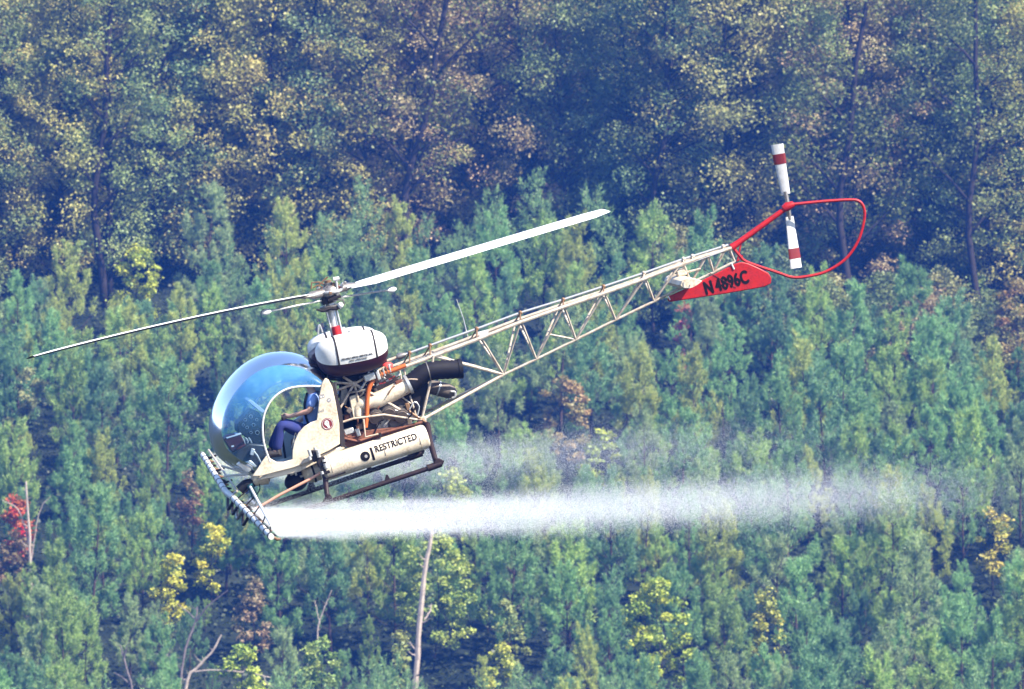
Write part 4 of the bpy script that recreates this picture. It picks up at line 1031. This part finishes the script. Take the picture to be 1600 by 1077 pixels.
# --- spray boom across the nose
YN, YF = -5.0, 5.0
cen_n, cen_f = P(362, 776, -.25), P(352, 768, .25)
near_tip, far_tip = P(424, 839, YN), P(316, 710, YF)
boom = part('spray_boom', MB().tube([near_tip, cen_n, cen_f, far_tip], [.040, .045, .045, .042], 12), M['white'])
def boom_pt(s):
    """s from -1 (near tip) to 1 (far tip)"""
    return cen_n.lerp(near_tip, -s) if s < 0 else cen_f.lerp(far_tip, s)
k = 0
for s in np.linspace(-.98, .98, 20):
    p_ = boom_pt(s); d_ = (boom_pt(min(1, s + .01)) - boom_pt(max(-1, s - .01))).normalized()
    part('boom_clamp', MB().tube([p_ - d_ * .028, p_ + d_ * .028], .048, 10), M['dark'], boom)
    part('nozzle', MB().tube([p_ + Vector((.02, 0, -.02)), p_ + Vector((.07, 0, -.07)), p_ + Vector((.12, 0, -.085))], [.018, .022, .012], 7), M['dark'] if k % 2 else M['brass'], boom); k += 1
def offs(p_, dx, dz): return Vector((p_.x + dx, p_.y, p_.z + dz))
part('rear_stay', MB().tube([offs(boom_pt(-.98), .05, .13), offs(boom_pt(-.08), .26, .10)], .018, 8), M['white'], boom)
part('rear_stay', MB().tube([offs(boom_pt(-.05), .08, .08), offs(boom_pt(.95), .10, .06)], .016, 8), M['tube'], boom)
for s in (-.96, -.75, -.52, -.3, -.1): rod('stay_spacer', boom_pt(s), offs(boom_pt(-.98), .05, .13).lerp(offs(boom_pt(-.08), .26, .10), (s + .98) / .9), .010, M['dark'], boom, 6)
for s in (-.45, -.3, -.18, -.06):
    p_ = boom_pt(s); part('hose_bundle', MB().tube(smooth_curve([p_ + Vector((-.04, 0, -.05)), p_ + Vector((-.10, .25, -.14)), p_ + Vector((-.06, .6, -.10)), p_ + Vector((.0, .9, -.02))], 12), .022, 7), M['dark'] if s != -.3 else M['steel'], boom)
for a_, b_ in (((397, 747), (362, 774)), ((402, 789), (372, 784)), ((392, 742), (346, 728)), ((388, 741), (350, 744))):
    rod('boom_strut', P(*a_, -.25), P(*b_, -.05), .016, M['white'], boom)
for s in (.18, .5, .85):
    p_ = boom_pt(s); rod('boom_bracket', p_, p_ + Vector((.16, -.1, .02)), .016, M['dark'], boom, 6)

# --- instruments inside the bubble
con = part('instrument_console', MB().prism(PL([(368, 661), (390, 638), (403, 643), (412, 662), (411, 688), (398, 694), (382, 682), (369, 674)], 0), -.22, .22), M['panel'], bevel=.015)
part('glare_shield', MB().prism(PL([(384, 625), (388, 622), (411, 640), (408, 644), (403, 641)], 0), -.26, .26), M['white'], con, bevel=.006)
for px, py, rr_ in ((383, 656, .022), (392, 651, .026), (396, 664, .024), (401, 656, .02), (386, 668, .022), (402, 676, .03), (392, 676, .02), (380, 664, .018)):
    c_ = P(px, py, -.222); d = part('dial', MB().tube([c_, c_ - Vector((0, .012, 0))], rr_, 14), M['alu'], con)
    part('dial_face', MB().tube([c_ - Vector((0, .012, 0)), c_ - Vector((0, .015, 0))], rr_ * .78, 14), M['black'], d)
part('radio_box', MB().prism(PL([(347, 685), (352, 680), (373, 676), (382, 696), (360, 705)], -.1), -.34, .0), M['seat'], bevel=.012)
part('radio_lid', MB().prism(PL([(350, 682), (374, 675), (375, 677), (352, 684)], -.1), -.35, .01), M['white'], bevel=.004)
part('radio_label', rect([(361, 697), (365, 695.5), (366, 698), (362, 699)], -.342), M['white'])
part('console_base', MB().prism(PL([(358, 707), (384, 690), (410, 692), (414, 716), (404, 736), (390, 736), (372, 727)], 0), -.45, .45), M['panel'], bevel=.02)
for k, pts in enumerate(([(378, 684), (382, 692), (381, 699)], [(383, 684), (387, 690), (386, 697)], [(388, 684), (392, 690), (394, 696)])):
    part('wiring', MB().tube(smooth_curve(PL(pts, -.28), 8), .014, 6), M['alu'])
for y_ in (-.52, -.30):
    part('pedal', MB().tube(PL([(394, 702), (402, 712), (408, 724)], y_), .014, 6).box(P(394, 706, y_), (.05, .10, .09), Matrix.Rotation(.6, 3, 'Y')), M['alu'], bevel=.004)
part('cyclic_stick', MB().tube(smooth_curve(PL([(446, 716), (442, 690), (440, 668), (443, 648)], -.36), 12), [.016] * 10 + [.022] * 2, 8), M['dark'])
part('floor_mat', MB().prism(PL([(366, 724), (388, 717), (398, 726), (384, 737)], -.2), -.5, .1), M['alu'], bevel=.005)

# ------------------------------------------------------------------ the pilot
def skin_figure(name, joints, edges, mat, parent, mw, levels=2, root=0):
    me = bpy.data.meshes.new(name); me.from_pydata([j[0] for j in joints], edges, [])
    ob = bpy.data.objects.new(name, me); COL.objects.link(ob)
    ob.modifiers.new('skin', 'SKIN').use_smooth_shade = True
    for i, v in enumerate(me.skin_vertices[0].data):
        rr_ = joints[i][1]; v.radius = rr_ if isinstance(rr_, tuple) else (rr_, rr_); v.use_root = (i == root)
    sub = ob.modifiers.new('sub', 'SUBSURF'); sub.levels = levels; sub.render_levels = levels
    bpy.context.view_layer.update()
    m2 = bpy.data.meshes.new_from_object(ob.evaluated_get(bpy.context.evaluated_depsgraph_get()))
    bpy.data.objects.remove(ob); m2.materials.clear(); m2.materials.append(mat)
    for p in m2.polygons: p.use_smooth = True
    o = bpy.data.objects.new(name, m2); COL.objects.link(o)
    if parent is not None: o.parent = parent
    else: o.matrix_world = mw
    return o
J = {}
J['pel'] = P(487, 678, -.36); J['wst'] = P(488, 660, -.36); J['chs'] = P(489, 632, -.36); J['nek'] = P(487, 613, -.36)
J['hd0'] = P(485, 606, -.36); J['hd1'] = P(483, 597, -.36); J['hd2'] = P(482, 588, -.36)
J['shN'] = P(490, 619, -.55); J['elN'] = P(484, 642, -.60); J['wrN'] = P(456, 650, -.47); J['haN'] = P(447, 651, -.41)
J['shF'] = P(490, 619, -.18); J['elF'] = P(484, 646, -.10); J['wrF'] = P(462, 662, -.12); J['haF'] = P(453, 664, -.13)
J['hpN'] = P(484, 678, -.46); J['knN'] = P(438, 663, -.50); J['anN'] = P(432, 706, -.49); J['toN'] = P(414, 714, -.49)
J['hpF'] = P(484, 678, -.27); J['knF'] = P(441, 660, -.20); J['anF'] = P(424, 703, -.18); J['toF'] = P(407, 711, -.18)
order = list(J); ix = {k: i for i, k in enumerate(order)}
rad = dict(pel=.13, wst=.12, chs=.14, nek=.055, hd0=.062, hd1=.095, hd2=.075, shN=.062, elN=.045, wrN=.030, haN=(.040, .026), shF=.062, elF=.045, wrF=.030, haF=(.040, .026),
           hpN=.095, knN=.065, anN=.042, toN=.040, hpF=.095, knF=.065, anF=.042, toF=.040)
E = [('pel', 'wst'), ('wst', 'chs'), ('chs', 'nek'), ('nek', 'hd0'), ('hd0', 'hd1'), ('hd1', 'hd2'), ('chs', 'shN'), ('shN', 'elN'), ('elN', 'wrN'), ('wrN', 'haN'), ('chs', 'shF'), ('shF', 'elF'), ('elF', 'wrF'), ('wrF', 'haF'),
     ('pel', 'hpN'), ('hpN', 'knN'), ('knN', 'anN'), ('anN', 'toN'), ('pel', 'hpF'), ('hpF', 'knF'), ('knF', 'anF'), ('anF', 'toF')]
joints = [(J[k], rad[k]) for k in order]; edges = [(ix[a_], ix[b_]) for a_, b_ in E]
for hnd, wr in (('haN', 'wrN'), ('haF', 'wrF')):           # five fingers closed round the stick
    d_ = (J[hnd] - J[wr]).normalized(); sdv = Vector((0, 1, 0)); dn = Vector((0, 0, -1))
    for f_ in range(5):
        o_ = J[hnd] + (d_ * .035 + Vector((0, 0, .026 - .020 * f_)) if f_ < 4 else -d_ * .01 + Vector((0, -.01, .04)))
        L_ = [.036, .040, .038, .030, .034][f_]; q1 = o_ + d_ * L_ * .8; q2 = q1 + sdv * L_ * .8 + d_ * .004; q3 = q2 - d_ * L_ * .7
        i0 = len(joints); joints += [(o_, .011), (q1, .010), (q2, .0095), (q3, .008)]
        edges += [(ix[hnd], i0), (i0, i0 + 1), (i0 + 1, i0 + 2), (i0 + 2, i0 + 3)]
person = skin_figure('person', joints, edges, M['skin'], None, MW)
tagged(person, 'pilot in blue shirt and jeans seated at the controls inside the bubble', 'person')
def sub(keys, ed, scale, name, mat):
    ii = {k: i for i, k in enumerate(keys)}
    return skin_figure(name, [(J[k], (rad[k] if not isinstance(rad[k], tuple) else rad[k][0]) * scale.get(k, 1.12)) for k in keys], [(ii[a_], ii[b_]) for a_, b_ in ed], mat, person, None)
sub(['pel', 'hpN', 'knN', 'anN', 'hpF', 'knF', 'anF'], [('pel', 'hpN'), ('hpN', 'knN'), ('knN', 'anN'), ('pel', 'hpF'), ('hpF', 'knF'), ('knF', 'anF')], dict(pel=1.12, hpN=1.2, knN=1.3, anN=1.75, hpF=1.2, knF=1.3, anF=1.75), 'trousers', M['jeans'])
J['slN'] = J['shN'].lerp(J['elN'], .85); J['slF'] = J['shF'].lerp(J['elF'], .85); rad['slN'] = rad['slF'] = .055
J['col'] = J['chs'].lerp(J['nek'], .8); rad['col'] = .07
sub(['chs', 'wst', 'pel', 'col', 'shN', 'slN', 'shF', 'slF'], [('chs', 'wst'), ('wst', 'pel'), ('chs', 'col'), ('chs', 'shN'), ('shN', 'slN'), ('chs', 'shF'), ('shF', 'slF')], dict(chs=1.16, wst=1.16, pel=1.05, shN=1.25, shF=1.25, slN=1.25, slF=1.25), 'shirt', M['shirt'])
hc = P(483, 595, -.36)
part('hair', MB().ball(hc + Vector((.022, 0, .020)), (.098, .088, .098), 14, 10), M['hair'], person)
part('headset', MB().tube([hc + Vector((0, -.10 * math.cos(a_), .03 + .115 * math.sin(a_))) for a_ in np.linspace(0, math.pi, 14)], .014, 8), M['black'], person)
for sg in (-1, 1): part('ear_cup', MB().ball(hc + Vector((.0, sg * .10, .0)), (.045, .028, .052), 12, 8), M['black'], person)
part('cap_brim', MB().prism([hc + Vector((-.06, 0, .06)), hc + Vector((-.19, 0, .045)), hc + Vector((-.19, 0, .055)), hc + Vector((-.06, 0, .085))], hc.y - .075, hc.y + .075), M['hair'], person, bevel=.004)
part('nose', MB().ball(hc + Vector((-.104, 0, -.012)), (.022, .014, .020), 8, 6), M['skin'], person)
for sg in (-1, 1): part('eye', MB().ball(hc + Vector((-.088, sg * .035, .018)), .011, 8, 6), M['black'], person)
part('mouth', MB().box(hc + Vector((-.090, 0, -.050)), (.012, .045, .008)), M['seat'], person, bevel=.003)
part('harness', MB().tube(smooth_curve([P(480, 614, -.46), P(476, 630, -.50), P(477, 648, -.50), P(482, 664, -.48)], 10), .018, 6), M['black'], person)
for sg, an, to in ((1, 'anN', 'toN'), (1, 'anF', 'toF')):
    part('boot', MB().tube([J[an] + Vector((.03, 0, .03)), J[an] + Vector((.02, 0, -.035)), J[to].lerp(J[an], .5) + Vector((0, 0, .005)), J[to]], [.052, .062, .056, .036], 10), M['boot'], person)

# ------------------------------------------------------------------ the spray: countless droplets trailing back from the boom
back = (RI @ Vector((math.cos(R(3.3)), 0.02, math.sin(R(3.3))))).normalized()
def droplets(n, s0, s1, L, dec, vs0, vs1, size, seed):
    r = np.random.default_rng(seed); s = r.uniform(s0, s1, n)
    pos = np.array([tuple(boom_pt(a_)) for a_ in np.linspace(-1, 1, 401)]); base = np.stack([np.interp(s, np.linspace(-1, 1, 401), pos[:, i]) for i in range(3)], 1)
    d = .1 + L * r.uniform(.88, 1.08, n) * (1 - r.uniform(0, 1, n) ** dec)
    b3 = np.array(back); noz = np.round(s * 60) / 60
    wob = .06 * np.sin(d * 2.1 + noz * 23) + .04 * np.sin(d * 5.3 + noz * 51)
    v = r.normal(0, 1, n) * (vs0 + vs1 * d) + wob * np.minimum(1, d * .4) - .035 * np.minimum(d, 2)
    p = base + b3 * d[:, None]; p[:, 2] += v; p[:, 1] += r.normal(0, .03 + .05 * d, n)
    return p
pts = np.concatenate([droplets(800000, -1, -.30, 9.8, .62, .02, .017, 0, 1), droplets(300000, .12, 1, 9.0, .5, .02, .018, 0, 2), droplets(18000, -.3, .12, 5, .5, .02, .03, 0, 3)])
me = bpy.data.meshes.new('spray_mist'); me.vertices.add(len(pts)); me.vertices.foreach_set('co', pts.astype(np.float32).ravel()); me.materials.append(M['drop']); me.update()
sp = bpy.data.objects.new('spray_mist', me); COL.objects.link(sp); sp.matrix_world = MW
ng = bpy.data.node_groups.new('droplets', 'GeometryNodeTree')
ng.interface.new_socket('Geometry', in_out='INPUT', socket_type='NodeSocketGeometry'); ng.interface.new_socket('Geometry', in_out='OUTPUT', socket_type='NodeSocketGeometry')
gi, go = ng.nodes.new('NodeGroupInput'), ng.nodes.new('NodeGroupOutput')
mp = ng.nodes.new('GeometryNodeMeshToPoints'); rv = ng.nodes.new('FunctionNodeRandomValue'); sm = ng.nodes.new('GeometryNodeSetMaterial'); sm.inputs['Material'].default_value = M['drop']
rv.inputs[2].default_value = .0008; rv.inputs[3].default_value = .0018
ng.links.new(gi.outputs[0], mp.inputs['Mesh']); ng.links.new(rv.outputs[1], mp.inputs['Radius']); ng.links.new(mp.outputs[0], sm.inputs['Geometry']); ng.links.new(sm.outputs[0], go.inputs[0])
sp.modifiers.new('droplets', 'NODES').node_group = ng
sp['kind'] = 'stuff'; sp['label'] = 'white streams of fine spray droplets trailing back from the boom'; sp['category'] = 'spray'

# ------------------------------------------------------------------ haze over the whole valley
hb = MB().box((0, 860, 47), (2300, 2600, 165)); me = bpy.data.meshes.new('haze'); me.from_pydata(hb.v, [], hb.f)
m = bpy.data.materials.new('valley_haze'); m.use_nodes = True; nt = m.node_tree; nt.nodes.remove(nt.nodes['Principled BSDF'])
pv = nt.nodes.new('ShaderNodeVolumePrincipled'); pv.inputs['Density'].default_value = HAZE_DENSITY; pv.inputs['Color'].default_value = (*HAZE_COLOR, 1)
pv.inputs['Anisotropy'].default_value = 0.1
nt.links.new(pv.outputs[0], nt.nodes['Material Output'].inputs['Volume']); me.materials.append(m)
hz = bpy.data.objects.new('haze', me); COL.objects.link(hz); hz['kind'] = 'stuff'; hz['label'] = 'thin blue haze filling the valley air'; hz['category'] = 'haze'

# ------------------------------------------------------------------ alike neighbours are told apart by their order from the left
byl = {}
for o in scene.objects:
    if o.parent is None and o.get('group') in ('young pines of the plantation', 'hardwoods at the forest edge'): byl.setdefault(o['label'], []).append(o)
for lab, os_ in byl.items():
    if len(os_) > 1:
        os_.sort(key=lambda q_: q_.location.x / q_.location.y)
        for i, q_ in enumerate(os_):
            wd_ = 'leftmost' if i == 0 else ('rightmost' if i == len(os_) - 1 else ['second-from-left', 'third-from-left', 'fourth-from-left', 'fifth-from-left', 'sixth-from-left', 'seventh-from-left', 'eighth-from-left'][min(i - 1, 6)])
            q_['label'] = wd_ + ' ' + lab
